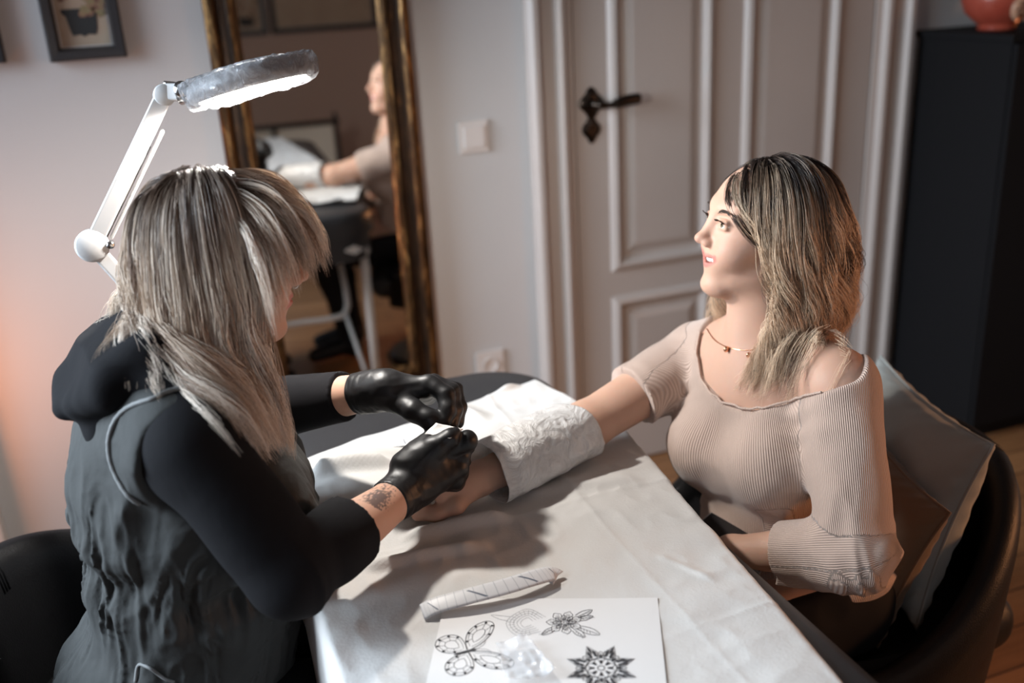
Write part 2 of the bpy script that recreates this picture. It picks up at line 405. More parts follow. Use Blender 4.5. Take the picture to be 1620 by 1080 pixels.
mir = Mat('mirror_silver', (.80, .79, .77), .015, 1.0)
BM().box((mx0+.07, my-.005, mz0+.07), (mx1-.07, my-.001, mz1-.07)).obj('mirror_glass', mir, s)
BM().box((mx0+.004, my-.001, mz0+.004), (mx1-.004, my+.010, mz1-.004)).obj('backing_board', dgold, s)

s.rotation_euler[2] = MIRROR_YAW; s.location[1] -= .006
# ---------------- framed pictures
blackw = Mat('black_frame_wood', (.018, .017, .019), .4); blackw.bump(blackw.noise(50, 3), .1, .002)
def art(name, kind):
    m = Mat(name, (.4, .3, .2), .7); v = m.coord((1, 1, 1)); n1 = m.noise(22, 4, .6, v, .5)
    m.col(m.ramp(n1, [(.3, (.10, .055, .06)), (.42, (.25, .15, .11)), (.55, (.46, .36, .27)), (.8, (.52, .42, .32))])); return m
paperm = Mat('aged_print_paper', (.36, .28, .21), .8); paperm.col(paperm.mix(paperm.noise(12, 4), (.30, .22, .17), (.44, .37, .28)))
potm = Mat('printed_black_ink', (.02, .024, .026), .7); potm.bump(potm.noise(30, 2), .02, .001)
printm = Mat('printed_flowers', (.3, .15, .12), .7)
printm.col(printm.ramp(printm.noise(60, 3, .6), [(.35, (.10, .04, .035)), (.5, (.26, .16, .10)), (.62, (.20, .19, .09)), (.75, (.35, .24, .26))]))
matm = Mat('pale_mount_board', (.50, .48, .46), .8); matm.bump(matm.noise(80, 2), .03, .001)
def picture(x0, x1, z0, z1, label, y=WALL_Y, sg=-1, w=.027, group=None, flowers=True):
    s = empty('framed_picture', ((x0+x1)/2, y+sg*.001, z0), label, 'picture', group)
    def bx(a, c, d0, d1, e, f, bev=0):
        ya, yb = sorted((y+sg*d0, y+sg*d1)); return ((a, ya, e), (c, yb, f), bev)
    b = BM().frame(x0, x1, z0, z1, [(0, 0), (0, .022), (.004, .026), (w-.006, .024), (w, .012), (w, .004)], y+sg*.0012, sg); b.obj('frame', blackw, s)
    BM().box(*bx(x0+w-.002, x1-w+.002, .002, .006, z0+w-.002, z1-w+.002)).obj('mount', matm, s)
    BM().box(*bx(x0+w+.004, x1-w-.004, .006, .0068, z0+w+.004, z1-w-.004)).obj('print', paperm, s)
    if flowers:
        cx = (x0+x1)/2; b = BM(); yy = y+sg*.0072; W_ = (x1-x0)
        O = [(-.17, .026), (-.15, .016), (-.05, .018), (.0, .013), (.05, .018), (.15, .016), (.18, .028), (.20, .058), (.25, .066), (.25, .074), (-.25, .074), (-.25, .066), (-.20, .058)]
        V = [(cx+a*W_, yy, z0+w+.01+hh) for a, hh in O]; V2 = [(v[0], yy+sg*.0006, v[2]) for v in V]; n = len(O)
        b.add(V+V2, [tuple(range(n, 2*n))]+[(i, (i+1) % n, n+(i+1) % n, n+i) for i in range(n)]); b.obj('printed_pot', potm, s)
        rr = random.Random(int(x0*1000)); b = BM(); H_ = z1-z0
        for i in range(26):
            a = rr.uniform(-.27, .27)*W_; hh = .075+rr.random()*(H_-2*w-.11); q = rr.uniform(.008, .016)
            V = [(cx+a+q*math.cos(t)*(1+.35*math.cos(3*t+i)), yy+sg*(.0004+i*.00005), z0+w+hh+q*1.2*math.sin(t)*(1+.3*math.sin(2*t+i))) for t in np.linspace(0, 2*PI, 14)[:-1]]
            V.append((cx+a, yy+sg*(.0004+i*.00005), z0+w+hh)); b.add(V, [(k, (k+1) % 13, 13) for k in range(13)])
        b.obj('printed_flowers', printm, s)
    return s
picture(-.162, .004, 1.355, 1.62, 'small black framed print of flowers in a dark pot on the white wall')
picture(-.40, -.252, 1.362, 1.63, 'black frame cut off by the left edge, left of the pot print')

# ---------------- tall black cabinet with ornament
cabm = Mat('black_cabinet_lacquer', (.009, .009, .010), .7, spec=.1); cabm.bump(cabm.noise(6, 3), .05, .004)
s = empty('tall_cabinet', (2.8, 2.38, 0), 'tall plain black cabinet against the wall right of the door', 'cabinet')
BM().box((2.30, 2.20, .05), (3.2, 2.56, 1.235), .003).obj('body', cabm, s)
BM().box((2.29, 2.19, 1.235), (3.21, 2.565, 1.255), .003).obj('top_board', cabm, s)
for a, c in ((2.305, 2.748), (2.752, 3.195)):
    d = BM().box((a, 2.184, .06), (c, 2.20, 1.23), .002).obj('door_panel', cabm, s)
    kx = c-.03 if a < 2.5 else a+.03
    BM().tube([(kx, 2.184, .68), (kx, 2.165, .68)], [.006, .009], 12).obj('knob', blackiron, d)
BM().box((2.32, 2.22, 0), (3.18, 2.55, .05)).obj('plinth', cabm, s)
redm = Mat('red_enamel', (.30, .045, .03), .3); redm.col(redm.mix(redm.noise(14, 4), (.22, .03, .022), (.42, .09, .05)))
creamm = Mat('cream_enamel', (.52, .33, .22), .4); creamm.col(creamm.mix(creamm.noise(40, 3), (.35, .17, .10), (.6, .40, .28)))
amber = Mat('copper_pin', (.75, .20, .06), .25, .8)
zt = 1.256
oc = np.array([2.40, 2.36, zt])
s = empty('lantern_vase', oc, 'round red ornament with a cream medallion on top of the black cabinet', 'ornament')
BM().lathe([(.0, .0), (.05, .0), (.055, .006), (.05, .014), (.062, .022), (.092, .05), (.105, .085), (.10, .12), (.078, .15), (.045, .17), (.035, .185), (.045, .20), (.04, .203), (.0, .2)], 40, None, oc).obj('bowl', redm, s, True)
rt = Matrix.Translation(Vector(oc)+Vector((-.02, -.098, .062))) @ Matrix.Rotation(math.radians(100), 4, 'X')
BM().lathe([(0, .012), (.03, .011), (.034, .008), (.036, .0), (.030, -.004)], 28, rt).obj('medallion', creamm, s, True)
b = BM()
for k in range(9):
    a = 2*PI*k/8; rr = .018 if k < 8 else 0
    b.lathe([(0, .004), (.0045, .003), (.005, -.002)], 10, rt @ Matrix.Translation((rr*math.cos(a), rr*math.sin(a), .0105)))
b.obj('medallion_dots', cabm, s, True)
b = BM().tube([oc+[-.035, -.10, .012], oc+[-.028, -.105, .045]], [.004, .005], 10); b.obj('pin', amber, s, True)
oc2 = oc+np.array([.20, -.03, 0])
s = empty('figurine', oc2, 'cream and red painted figurine beside the round red ornament on the cabinet', 'ornament')
BM().lathe([(0, 0), (.075, 0), (.08, .008), (.07, .016), (.05, .024), (.035, .06), (.05, .10), (.06, .14), (.05, .18), (0, .2)], 28, None, oc2).obj('body', creamm, s, True)
BM().lathe([(.055, .022), (.062, .028), (.056, .036), (.045, .034)], 28, None, oc2).obj('sash', redm, s, True)

# ---------------- things seen only in the mirror
picture(.40, .66, 1.17, 1.62, 'dark framed picture seen in the mirror, left of the pair', YB, 1, .035, flowers=True)
picture(.685, 1.40, 1.17, 1.62, 'wide dark framed picture seen in the mirror, right of the pair', YB, 1, .035, flowers=False)

ironm = Mat('black_wrought_iron', (.02, .02, .02), .5, .3); ironm.bump(ironm.noise(40, 2), .1, .002)
linenm = Mat('cream_upholstery', (.72, .68, .58), .85); linenm.bump(linenm.noise(90, 2), .1, .002)
s = empty('daybed', (.55, -1.45, 0), 'cream daybed with a black iron scroll headboard, seen only in the mirror', 'daybed')
BM().box((.10, -1.88, .16), (.96, -1.22, .36), .04).obj('mattress', linenm, s)
BM().box((.20, -1.21, .30), (.92, -1.19, .66), .008).obj('panel', linenm, s)
for x_ in (.18, .94):
    BM().tube([(x_, -1.20, 0), (x_, -1.20, .72)], .014, 12).obj('post', ironm, s, True)
    BM().tube([(x_, -1.86, 0), (x_, -1.86, .30)], .014, 12).obj('post', ironm, s, True)
BM().tube([(.16, -1.175, .67), (.96, -1.175, .67)], .016, 10).obj('rail', ironm, s, True)
BM().tube([(.16, -1.175, .33), (.96, -1.175, .33)], .013, 10).obj('rail', ironm, s, True)
for sg in (1, -1):
    BM().tube([(.56+sg*(.02+.16*t*math.cos(t*4.2)), -1.172, .50+.10*t*math.sin(t*4.2)-.02) for t in np.linspace(.1, 1.2, 30)], .016, 8).obj('scroll', ironm, s, True)
BM().tube([(.56, -1.172, .66), (.56, -1.172, .48)], .014, 8).obj('rail', ironm, s, True)
# ================================================================ treatment bench
leath = Mat('black_leather', (.010, .010, .011), .45, spec=.22)
vo = leath.node('ShaderNodeTexVoronoi', {'Vector': leath.coord(), 'Scale': 420.}); leath.bump(vo.outputs['Distance'], .25, .0012); leath.bump(leath.noise(9, 3), .12, .01)
benchm = Mat('black_vinyl', (.024, .024, .026), .42, spec=.4); vb = benchm.node('ShaderNodeTexVoronoi', {'Vector': benchm.coord(), 'Scale': 500.}); benchm.bump(vb.outputs['Distance'], .15, .001); benchm.bump(benchm.noise(7, 2), .1, .01)
whitemet = Mat('white_powder_coat', (.68, .66, .63), .3); whitemet.bump(whitemet.noise(30, 2), .02, .002)
bench = empty('treatment_bench', (.39, .85, 0), 'black padded treatment bench with rounded end on white metal legs', 'bench')
def slab(x0, x1, y0, y1, z0, z1, rc, re, n=14):
    """padded slab with rounded plan corners and a soft top edge"""
    b = []
    prof = [(0, z0), (0, z0+re*.5), (0, z1-re), (re*.12, z1-re*.5), (re*.35, z1-re*.18), (re*.8, z1), (re*2.5, z1+.002)]
    for ins, z in prof:
        r = max(rc-ins, .01)
        for cx, cy, a0 in ((x1-rc, y1-rc, 0), (x0+rc, y1-rc, PI/2), (x0+rc, y0+rc, PI), (x1-rc, y0+rc, 1.5*PI)):
            for k in range(n+1):
                a = a0+PI/2*k/n; b.append((cx+r*math.cos(a), cy+r*math.sin(a), z))
    m = 4*(n+1); F = []
    for i in range(len(prof)-1):
        for k in range(m): F.append((i*m+k, i*m+(k+1) % m, (i+1)*m+(k+1) % m, (i+1)*m+k))
    F.append(tuple((len(prof)-1)*m+k for k in range(m))); F.append(tuple(range(m))[::-1]); return b, F
B = BM(); B.add(*slab(.105, .672, -.10, 1.795, .665, .745, .14, .035)); B.obj('padding', benchm, bench, 'auto')
B = BM(); B.add(*slab(.12, .657, -.085, 1.78, .575, .664, .13, .006)); B.obj('apron', benchm, bench, 'auto')
for x_ in (.20, .58):
    b = BM()
    b.tube([(x_-.03, 1.7835, .620), (x_, 1.7845, .632), (x_+.03, 1.7835, .620), (x_, 1.7845, .608), (x_-.03, 1.7835, .620)], .004, 8); b.box((x_-.012, 1.778, .613), (x_+.012, 1.784, .627), .002); b.obj('badge', whitemet, bench)
for x_ in (.155, .622):
    for y_ in (.05, 1.70):
        l = BM().tube([(x_, y_, .575), (x_, y_, .02)], .0155, 14).obj('leg', whitemet, bench, True)
        BM().tube([(x_, y_, .03), (x_, y_, 0)], [.019, .021], 14).obj('rubber_foot', leath, l, True)
        BM().tube([(x_, y_+.002, .59), (x_, y_+.03, .60)], [.018, .018], 12).obj('clamp', whitemet, l, True)
for y_, sg in ((.05, 1), (1.70, -1)):
    BM().tube(spline([(.155, y_, .10), (.30, y_, .10), (.46, y_, .10), (.622, y_, .10)], 10), .011, 10).obj('crossbar', whitemet, bench, True)
    BM().tube(spline([(.20, y_+sg*.52, .56), (.20, y_+sg*.30, .36), (.21, y_+sg*.24, .30), (.26, y_+sg*.22, .285), (.40, y_+sg*.22, .285), (.52, y_+sg*.22, .285), (.565, y_+sg*.24, .30), (.58, y_+sg*.30, .36), (.58, y_+sg*.52, .56)], 40), .011, 10).obj('brace', whitemet, bench, True)
    for x_ in (.22, .56): BM().tube([(x_, y_+sg*.22, .29), (x_+.03, y_+sg*.01, .10)], .008, 10).obj('strut', whitemet, bench, True)

# ---------------- white cover sheet
sheetm = Mat('white_nonwoven_sheet', (.66, .645, .625), .8, sheen=.2)
sn = sheetm.noise(260, 3, .6); sheetm.bump(sn, .35, .0015); sheetm.bump(sheetm.noise(45, 4), .25, .003)
sheetm.col(sheetm.mix(sheetm.noise(8, 3), (.555, .54, .52), (.605, .59, .57)))
def sheet():
    # outline in bench coordinates, clockwise strips; u across, v along
    NU, NV = 190, 420; y0, y1 = -.12, 1.66
    V = np.zeros((NV+1, NU+1, 3))
    for j in range(NV+1):
        for i in range(NU+1):
            u = i/NU; ye = 1.505+.135*min(u/.86, 1)-.25*max(0, (u-.86)/.14)        # slanting far edge, cut corner
            y = y0+(ye-y0)*j/NV; xl = .112; xr = .610+(y-.72)*.1076
            V[j, i] = (xl+(xr-xl)*u, y, .75)
    P = V.reshape(-1, 3); z = np.zeros(len(P)); xy = P[:, :2].copy()
    def fold(a, b, w, h, asym=.5):
        nonlocal z
        a = np.array(a); b = np.array(b); d = b-a; L = np.linalg.norm(d); d = d/L; nrm = np.array([-d[1], d[0]])
        q = xy-a; t = q @ d/L; s_ = q @ nrm; s_ = s_+.012*vnoise(np.c_[q*9, q[:, :1]*0], 1., 3.1)
        env = sstep(-.15, .12, t)*sstep(1.15, .85, t); ww = np.where(s_ > 0, w, w*asym); z += env*h*1.35*np.exp(-(s_/ww)**2)
    # folds by the artist's far arm and under the strip
    fold(atz(505, 690, .76)[:2], atz(640, 662, .76)[:2], .022, .030)
    fold(atz(500, 760, .75)[:2], atz(615, 748, .75)[:2], .018, .020)
    fold(atz(560, 735, .75)[:2], atz(720, 722, .75)[:2], .02, .010)
    fold(atz(700, 650, .75)[:2], atz(812, 622, .75)[:2], .024, .018)
    fold(atz(650, 645, .75)[:2], atz(760, 668, .75)[:2], .02, .010)
    fold(atz(650, 860, .75)[:2], atz(800, 835, .75)[:2], .018, .012)
    fold(atz(590, 905, .75)[:2], atz(760, 880, .75)[:2], .016, .010)
    fold(atz(830, 790, .75)[:2], atz(1010, 770, .75)[:2], .03, .006)
    fold(atz(1040, 890, .75)[:2], atz(1120, 925, .75)[:2], .008, .0025)
    fold(atz(900, 970, .75)[:2], atz(1110, 990, .75)[:2], .02, .003)
    # crease lines of the unfolded sheet
    for yy in (.40, .86, 1.19): z += .0022*np.exp(-np.abs(xy[:, 1]-yy-.02*(xy[:, 0]-.3))/.004)
    z += .0016*np.exp(-np.abs(xy[:, 0]-.52)/.004)
    Q = np.c_[xy*1., z*0]
    z += .0035*(vnoise(Q, 11)+.5*vnoise(Q, 23, 5))+.0012*ridge(Q, 30, 9)+.004
    far = sstep(1.2, 1.6, xy[:, 1]); z += far*.008*(vnoise(Q, 9, 7)+.6)
    z *= 1-.87*np.exp(-(((xy-[.35, .90])/[.20, .18])**4).sum(1))
    P[:, 2] = .7495+np.maximum(z, .0008)
    V = P.reshape(NV+1, NU+1, 3)
    Vs = [tuple(p) for p in P]; F = []
    W1 = NU+1
    for j in range(NV):
        for i in range(NU): F.append((j*W1+i, j*W1+i+1, (j+1)*W1+i+1, (j+1)*W1+i))
    # hanging hem on the right and left long sides
    for side in (0, 1):
        col = NU if side else 0; sg = 1 if side else -1; prev = [j*W1+col for j in range(NV+1)]
        for st, (dx, dz) in enumerate(((.004, -.001), (.008, -.006), (.010, -.02), (.011, -.045), (.010, -.07))):
            if not side: dz *= 2.2
            cur = []
            for j in range(NV+1):
                b = V[j, col]; wv = .004*math.sin(b[1]*31+st)*st*.4
                Vs.append((b[0]+sg*(dx+wv*.5), b[1], b[2]+dz*(1+.15*math.sin(b[1]*13)))); cur.append(len(Vs)-1)
            for j in range(NV):
                F.append((prev[j], cur[j], cur[j+1], prev[j+1]) if side else (prev[j], prev[j+1], cur[j+1], cur[j]))
            prev = cur
    o = build('bench_cover', Vs, F, sheetm)
    md = o.modifiers.new('thick', 'SOLIDIFY'); md.thickness = .0009; md.offset = 1
    return tag(o, 'creased white nonwoven cover sheet spread over the bench', 'sheet')
sheet()
# ================================================================ people: shared builders
P3 = lambda px, py, k: atd(px, py, k)
skin = Mat('skin', (.58, .36, .27), .55, sss=.25, spec=.32)
sk0 = skin.mix(skin.noise(14, 4), (.53, .315, .225), (.60, .375, .28))
sk1 = skin.mix(skin.attr('lip'), sk0, (.50, .17, .15))
sk2 = skin.mix(skin.attr('ink'), sk1, (.035, .035, .045))
skin.col(sk2).bump(skin.noise(420, 2), .08, .0006).bump(skin.noise(60, 3), .06, .002)
eyem = Mat('eye', (.8, .78, .76), .12); eyem.col(eyem.mix(eyem.attr('iris'), eyem.mix(eyem.attr('pupil'), (.75, .72, .70), (.10, .085, .05)), (.008, .007, .006)))
eyem2 = None
teethm = Mat('teeth', (.82, .79, .73), .2); teethm.bump(teethm.noise(30, 2), .02, .0005)
darkm = Mat('lash_brow_hair', (.035, .022, .016), .6); darkm.bump(darkm.noise(200, 2), .2, .0005)

def head_sdf(S, R, o, sc, smile=False):
    """adult head: x forward, y left, z up, origin between the ears at eye height"""
    S.at(R, o, sc)
    S.ell((-.022, 0, .030), (.096, .074, .088), k=.03)
    S.ell((.022, 0, .022), (.066, .063, .078), k=.03)
    S.ell((.032, 0, -.040), (.054, .048, .068), k=.03)
    for y in (1, -1):
        S.cone((-.014, .050*y, -.042), (.058, .014*y, -.098), .016, .014, k=.025)     # jaw
        S.ell((.052, .036*y, -.030), (.026, .024, .024), k=.022)                      # cheek
        S.cone((.080, .012*y, .036), (.069, .042*y, .037), .011, .008, k=.014)        # brow ridge
        S.ell((-.008, .072*y, -.005), (.014, .007, .028), rotm(.3*y), k=.006)         # ear
    S.ell((.070, 0, -.098), (.020, .022, .016), k=.018)                               # chin
    S.ell((.070, 0, -.055), (.020, .028, .026), k=.016)                               # muzzle
    for y in (1, -1):
        S.ell((.092, .031*y, .014), (.016, .017, .011), k=.012, op='s')               # socket
        S.ell((.0725, .031*y, .0125), .0135, k=.003)
        S.cone((.0845, .018*y, .0175), (.0825, .040*y, .0165), .0048, .0038, k=.004)    # upper lid
        S.cone((.0845, .019*y, .0055), (.0820, .040*y, .0065), .0030, .0028, k=.004)  # lower lid
    S.cone((.083, 0, .028), (.103, 0, -.016), .0072, .0080, k=.012)                   # nose bridge
    S.ell((.106, 0, -.0195), (.0105, .0090, .0085), k=.007)                             # tip
    for y in (1, -1):
        S.ell((.096, .0115*y, -.025), (.010, .0065, .0070), k=.006)
        S.ell((.101, .0058*y, -.0305), (.0048, .0028, .0032), k=.002, op='s')         # nostril
    if smile:
        for y in (1, -1):
            S.cone((.0890, .003*y, -.0480), (.066, .034*y, -.0415), .0036, .0022, k=.004)   # upper lip
            S.cone((.0850, .003*y, -.0640), (.065, .033*y, -.0450), .0045, .0024, k=.004)    # lower lip
            S.ell((.064, .034*y, -.036), (.020, .016, .018), k=.018)                       # raised cheeks
        for y in (1, -1):
            for dx in (0., .008): S.chain([(.086+dx, 0, -.0555), (.083+dx, .012*y, -.0537), (.074+dx, .0235*y, -.0490), (.0660+dx, .0325*y, -.0430)], [.0050, .0048, .0036, .0011], k=.001, op='s')
    else:
        for y in (1, -1):
            S.cone((.0905, .003*y, -.049), (.081, .021*y, -.052), .0050, .0024, k=.005)
            S.cone((.0895, .003*y, -.0585), (.081, .020*y, -.054), .0058, .0026, k=.005)
        S.ell((.095, 0, -.0535), (.012, .020, .0012), k=.0015, op='s')
    S.at(); return S

def local(V, R, o, sc): return ((V-np.array(o)) @ R)/sc
def head_paint(o, R, c, sc, smile):
    L = local(vco(o), R, c, sc); x, y, z = L.T
    if smile:
        up = -.0480+.004*(np.abs(y)/.033)**1.5; lo = -.0640+.019*(np.abs(y)/.034)**1.5
        m = sstep(.037, .034, np.abs(y))*sstep(.055, .061, x)*sstep(up+.0050, up+.0030, z)*sstep(lo-.0055, lo-.0035, z)
    else:
        m = sstep(.023, .019, np.abs(y))*sstep(.076, .082, x)*sstep(-.0425, -.0445, z)*sstep(-.0665, -.064, z)
    m = m*.8+.10*gauss(L, (.062, .040, -.03), .018)+.10*gauss(L, (.062, -.040, -.03), .018)+.18*gauss(L, (.112, 0, -.024), .010)
    return np.clip(m, 0, 1)
def eyes(parent, R, c, sc, look=(1, 0, 0)):
    look = np.array(look, float); look /= np.linalg.norm(look)
    for y in (1, -1):
        bm = bmesh.new(); bmesh.ops.create_uvsphere(bm, u_segments=40, v_segments=28, radius=.0128*sc)
        V = np.array([v.co[:] for v in bm.verts]); F = [[v.index for v in f.verts] for f in bm.faces]; bm.free()
        cen = np.array([.0748, .031*y, .0118])*sc; d = V @ look/(.0128*sc); V = (V+cen) @ R.T+np.array(c)
        e = build('eye', V, F, eyem, parent)
        vattr(e, 'iris', sstep(.975, .98, d)); vattr(e, 'pupil', sstep(.885, .90, d))
def lashes(parent, R, c, sc, brow=True):
    rr = np.random.default_rng(3); b = BM()
    T = lambda p: R @ (np.array(p)*sc)+np.array(c)
    for y in (1, -1):
        b = BM()
        for i in range(26):
            t = i/25; yy = .019+.022*t; x0 = .0895-.004*t*t
            p = np.array([x0, yy*y, .0150+.0025*math.sin(PI*t)])
            q = p+np.array([.0075, (.001+.004*t)*y, .0035]); r = p+np.array([.0045, (.0008+.002*t)*y, .0005])
            b.tube([T(p), T(r), T(q)], [.00035, .0003, .0001], 4)
        b.obj('eyelashes', darkm, parent)
    if brow:
        for y in (1, -1):
            b = BM()
            for i in range(150):
                t = rr.random(); yy = .013+.034*t; z = .0300+.0065*math.sin(PI*min(t*1.1, 1)*.62)+rr.normal()*.0014*(1-.5*t)-.003*t
                x0 = .0915-.30*max(yy-.012, 0)**1.25*1.5
                p = np.array([x0-.001, yy*y, z]); q = p+np.array([.0008, .0055*y, .0018-.003*t]); q[0] -= .0022
                b.tube([T(p), T((p+q)/2+np.array([.0012, 0, 0])), T(q)], [.00045, .0004, .00012], 4)
            b.obj('eyebrow', darkm, parent)

def torso(S, R, o, sc, zs=1., g=0., bust=1., hipw=1.):
    """pelvis-centred torso: x forward, y left, z up"""
    S.at(R, o, sc)
    def E(c, r, k): S.ell((c[0], c[1], c[2]*zs), np.array(r)*[1, 1, zs]+g, k=k)
    E((-.01, 0, .0), (.112, .165*hipw, .115), .04)
    for y in (1, -1): E((-.035, .075*y, -.03), (.09, .085, .085), .04)
    E((.0, 0, .14), (.098, .128, .14), .05)
    E((.045, 0, .09), (.065, .10, .10), .05)
    E((-.005, 0, .29), (.098, .135, .15), .05)
    E((.0, 0, .36), (.080, .125, .075), .04)
    for y in (1, -1):
        E((.075, .068*y, .262), (.060*bust, .062*bust, .062*bust), .035)
        S.cone((-.012, .05*y, .405*zs), (-.005, .150*y, .385*zs), .050+g, .047+g, k=.04)
        S.cone((-.028, .015*y, .46*zs), (-.012, .12*y, .40*zs), .030+g, .030+g, k=.04)
    S.at(); return S

def frame_from(up, fwd):
    z = np.array(up, float); z /= np.linalg.norm(z); x = np.array(fwd, float); x -= z*x.dot(z); x /= np.linalg.norm(x)
    return np.array([x, np.cross(z, x), z]).T

# ---------------------------------------------------------------- hair
def hair_sim(roots, dirs, length, coll, ds=.009, stiff=.80, grav=1., margin=.004, seed=1, comb=None, trim=None):
    """guide strands that fall under gravity and slide over a collider"""
    n = len(roots); p = roots.copy(); d = dirs/np.linalg.norm(dirs, axis=1)[:, None]; out = [p.copy()]
    steps = int(length.max()/ds); rg = np.random.default_rng(seed); margin = np.zeros(n)+margin; cut = np.full(n, 9e9); grav = np.zeros((n, 1))+np.reshape(grav, (-1, 1))
    for s in range(steps):
        g = np.array([0, 0, -1.])*grav
        if comb is not None: g = g+comb(p, s*ds)
        d = d*stiff+g*(1-stiff); d /= np.linalg.norm(d, axis=1)[:, None]
        q = p+d*ds
        for it in range(2):
            e = .003; f = coll.eval(q)
            mg = margin*min(1., (s+1)/6.); m = f < mg
            if not m.any(): break
            G = np.stack([coll.eval(q[m]+np.eye(3)[i]*e)-f[m] for i in range(3)], 1)/e; G /= np.linalg.norm(G, axis=1)[:, None]+1e-9
            q[m] += G*(mg[m]-f[m])[:, None]
        d = q-p; d /= np.linalg.norm(d, axis=1)[:, None]+1e-9; p = p+d*ds; p = np.where((np.linalg.norm(q-p, axis=1) > ds*.7)[:, None], q, p)
        out.append(p.copy())
        if trim is not None: tm = trim(p) & (cut > 1e9); cut[tm] = (s+1)*ds
    length = np.minimum(length, cut); G = np.stack(out, 1)                                     # n, steps+1, 3
    L = np.clip(length/ds, 3, steps)                          # resample to own length
    M = 28; t = np.linspace(0, 1, M)[None]*L[:, None]; i = np.minimum(t.astype(int), steps-1); f = (t-i)[..., None]
    idx = np.arange(n)[:, None]; G = G[idx, i]*(1-f)+G[idx, i+1]*f
    return G
def hair_mesh(name, G, mat, parent, per=18, r0=.010, r1=.006, rad=.00055, waves=None, seed=2, fly=.03, lift=0.):
    """each guide becomes a lock of fine strands"""
    rg = np.random.default_rng(seed); n, M, _ = G.shape; t = np.linspace(0, 1, M)
    T = np.gradient(G, axis=1); T /= np.linalg.norm(T, axis=2)[..., None]+1e-9
    ref = np.array([.3, .8, .2]); U = np.cross(T, ref); U /= np.linalg.norm(U, axis=2)[..., None]+1e-9; W = np.cross(T, U)
    if waves is not None:
        amp, freq = waves; ph = vnoise(G[:, 0]*14, 1., 3.)*3.2+rg.random(n)*1.0; fr = freq*(.75+.5*rg.random(n)); am = amp*(.5+rg.random(n))
        a = ph[:, None]+fr[:, None]*t[None]; env = sstep(.25, .6, t)[None]*am[:, None]
        G = G+U*(env*np.sin(a))[..., None]+W*(env*.6*np.cos(a*1.0))[..., None]
    gi = np.repeat(np.arange(n), per); N = len(gi); a0 = rg.random(N)*2*PI; rr = np.sqrt(rg.random(N)); tw = rg.normal(0, 1., N)
    rad_t = (r0*(1-t)+r1*t)*(1-.55*sstep(.82, 1, t)); ang = a0[:, None]+tw[:, None]*t[None]*1.2
    flyi = (rg.random(N) < fly)*rg.random(N)*2.0
    R_ = rr[:, None]*rad_t[None]*(1+flyi[:, None]*t[None]*1.2)
    off = U[gi]*(R_*np.cos(ang))[..., None]+W[gi]*(R_*np.sin(ang)*.6)[..., None]
    C = G[gi]+off; C = C+T[gi]*((rg.random(N)-.5)*.05*t[None].T).T[..., None]
    wob = rg.random((N, 3))*6
    C = C+.0016*np.stack([np.sin(t[None]*9+wob[:, i:i+1]*3) for i in range(3)], -1)*sstep(.1, .5, t)[None, :, None]
    TT = np.gradient(C, axis=1); TT /= np.linalg.norm(TT, axis=2)[..., None]+1e-9
    A = np.cross(TT, ref); A /= np.linalg.norm(A, axis=2)[..., None]+1e-9; Bv = np.cross(TT, A)
    w = rad*(.8+.4*rg.random(N))[:, None]*(1-.75*sstep(.6, 1, t))[None]
    Vs = np.stack([C+A*(w*math.cos(q))[..., None]+Bv*(w*math.sin(q))[..., None] for q in (0, 2*PI/3, 4*PI/3)], 2)   # N,M,3,3
    V = Vs.reshape(-1, 3); b = (np.arange(N)[:, None, None]*M+np.arange(M-1)[None, :, None])*3; k = np.arange(3)[None, None]; k2 = (k+1) % 3
    Q = np.stack([b+k, b+k2, b+3+k2, b+3+k], -1).reshape(-1, 4)
    me = bpy.data.meshes.new(name); me.vertices.add(len(V)); me.vertices.foreach_set('co', V.astype(np.float32).ravel())
    me.loops.add(Q.size); me.loops.foreach_set('vertex_index', Q.astype(np.int32).ravel()); me.polygons.add(len(Q)); me.polygons.foreach_set('loop_start', np.arange(0, Q.size, 4, dtype=np.int32)); me.update(calc_edges=True)
    o = link_mesh(name, me, mat, parent)
    vattr(o, 't', np.repeat(np.tile(t, N), 3)); lr = rg.random(n)[gi]; sr = rg.random(N)
    vattr(o, 'lock', np.repeat(lr, M*3)); vattr(o, 'strand', np.repeat(sr, M*3))
    return o
def hair_mat(name, root, dark, light, pale, rt=(.0, .22)):
    m = Mat(name, light, .42, spec=.55)
    lk = m.attr('lock'); st = m.attr('strand'); t = m.attr('t')
    v = m.math('ADD', m.math('MULTIPLY', lk, .80), m.math('MULTIPLY_ADD', t, .22, m.math('MULTIPLY_ADD', st, .20, -.08)))
    c = m.ramp(v, [(.20, dark), (.42, light), (.75, pale)])
    f = m.math('ADD', t, m.math('MULTIPLY', m.math('SUBTRACT', lk, .5), .16))
    rr = m.ramp(f, [(rt[0], (1, 1, 1)), (rt[1], (0, 0, 0))])
    m.col(m.mix(rr, c, root)); return m

# ---------------------------------------------------------------- cloth materials
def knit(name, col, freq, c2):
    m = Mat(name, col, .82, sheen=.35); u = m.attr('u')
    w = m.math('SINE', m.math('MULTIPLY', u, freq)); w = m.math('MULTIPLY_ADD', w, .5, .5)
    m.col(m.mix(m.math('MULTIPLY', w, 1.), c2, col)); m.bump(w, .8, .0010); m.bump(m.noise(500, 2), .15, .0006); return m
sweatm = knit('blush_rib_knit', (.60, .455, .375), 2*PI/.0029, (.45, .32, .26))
pantm = Mat('black_trousers', (.010, .010, .012), .85, spec=.2); pantm.bump(pantm.noise(300, 2), .2, .001)
def drape(amp, *terms):
    """displacement built from anisotropic ridged noise: terms = (scale vector, weight, offset)"""
    def f(P):
        d = 0
        for sc, w, o in terms: d = d-w*amp*ridge(P*np.array(sc), 1., o)
        return d
    return f
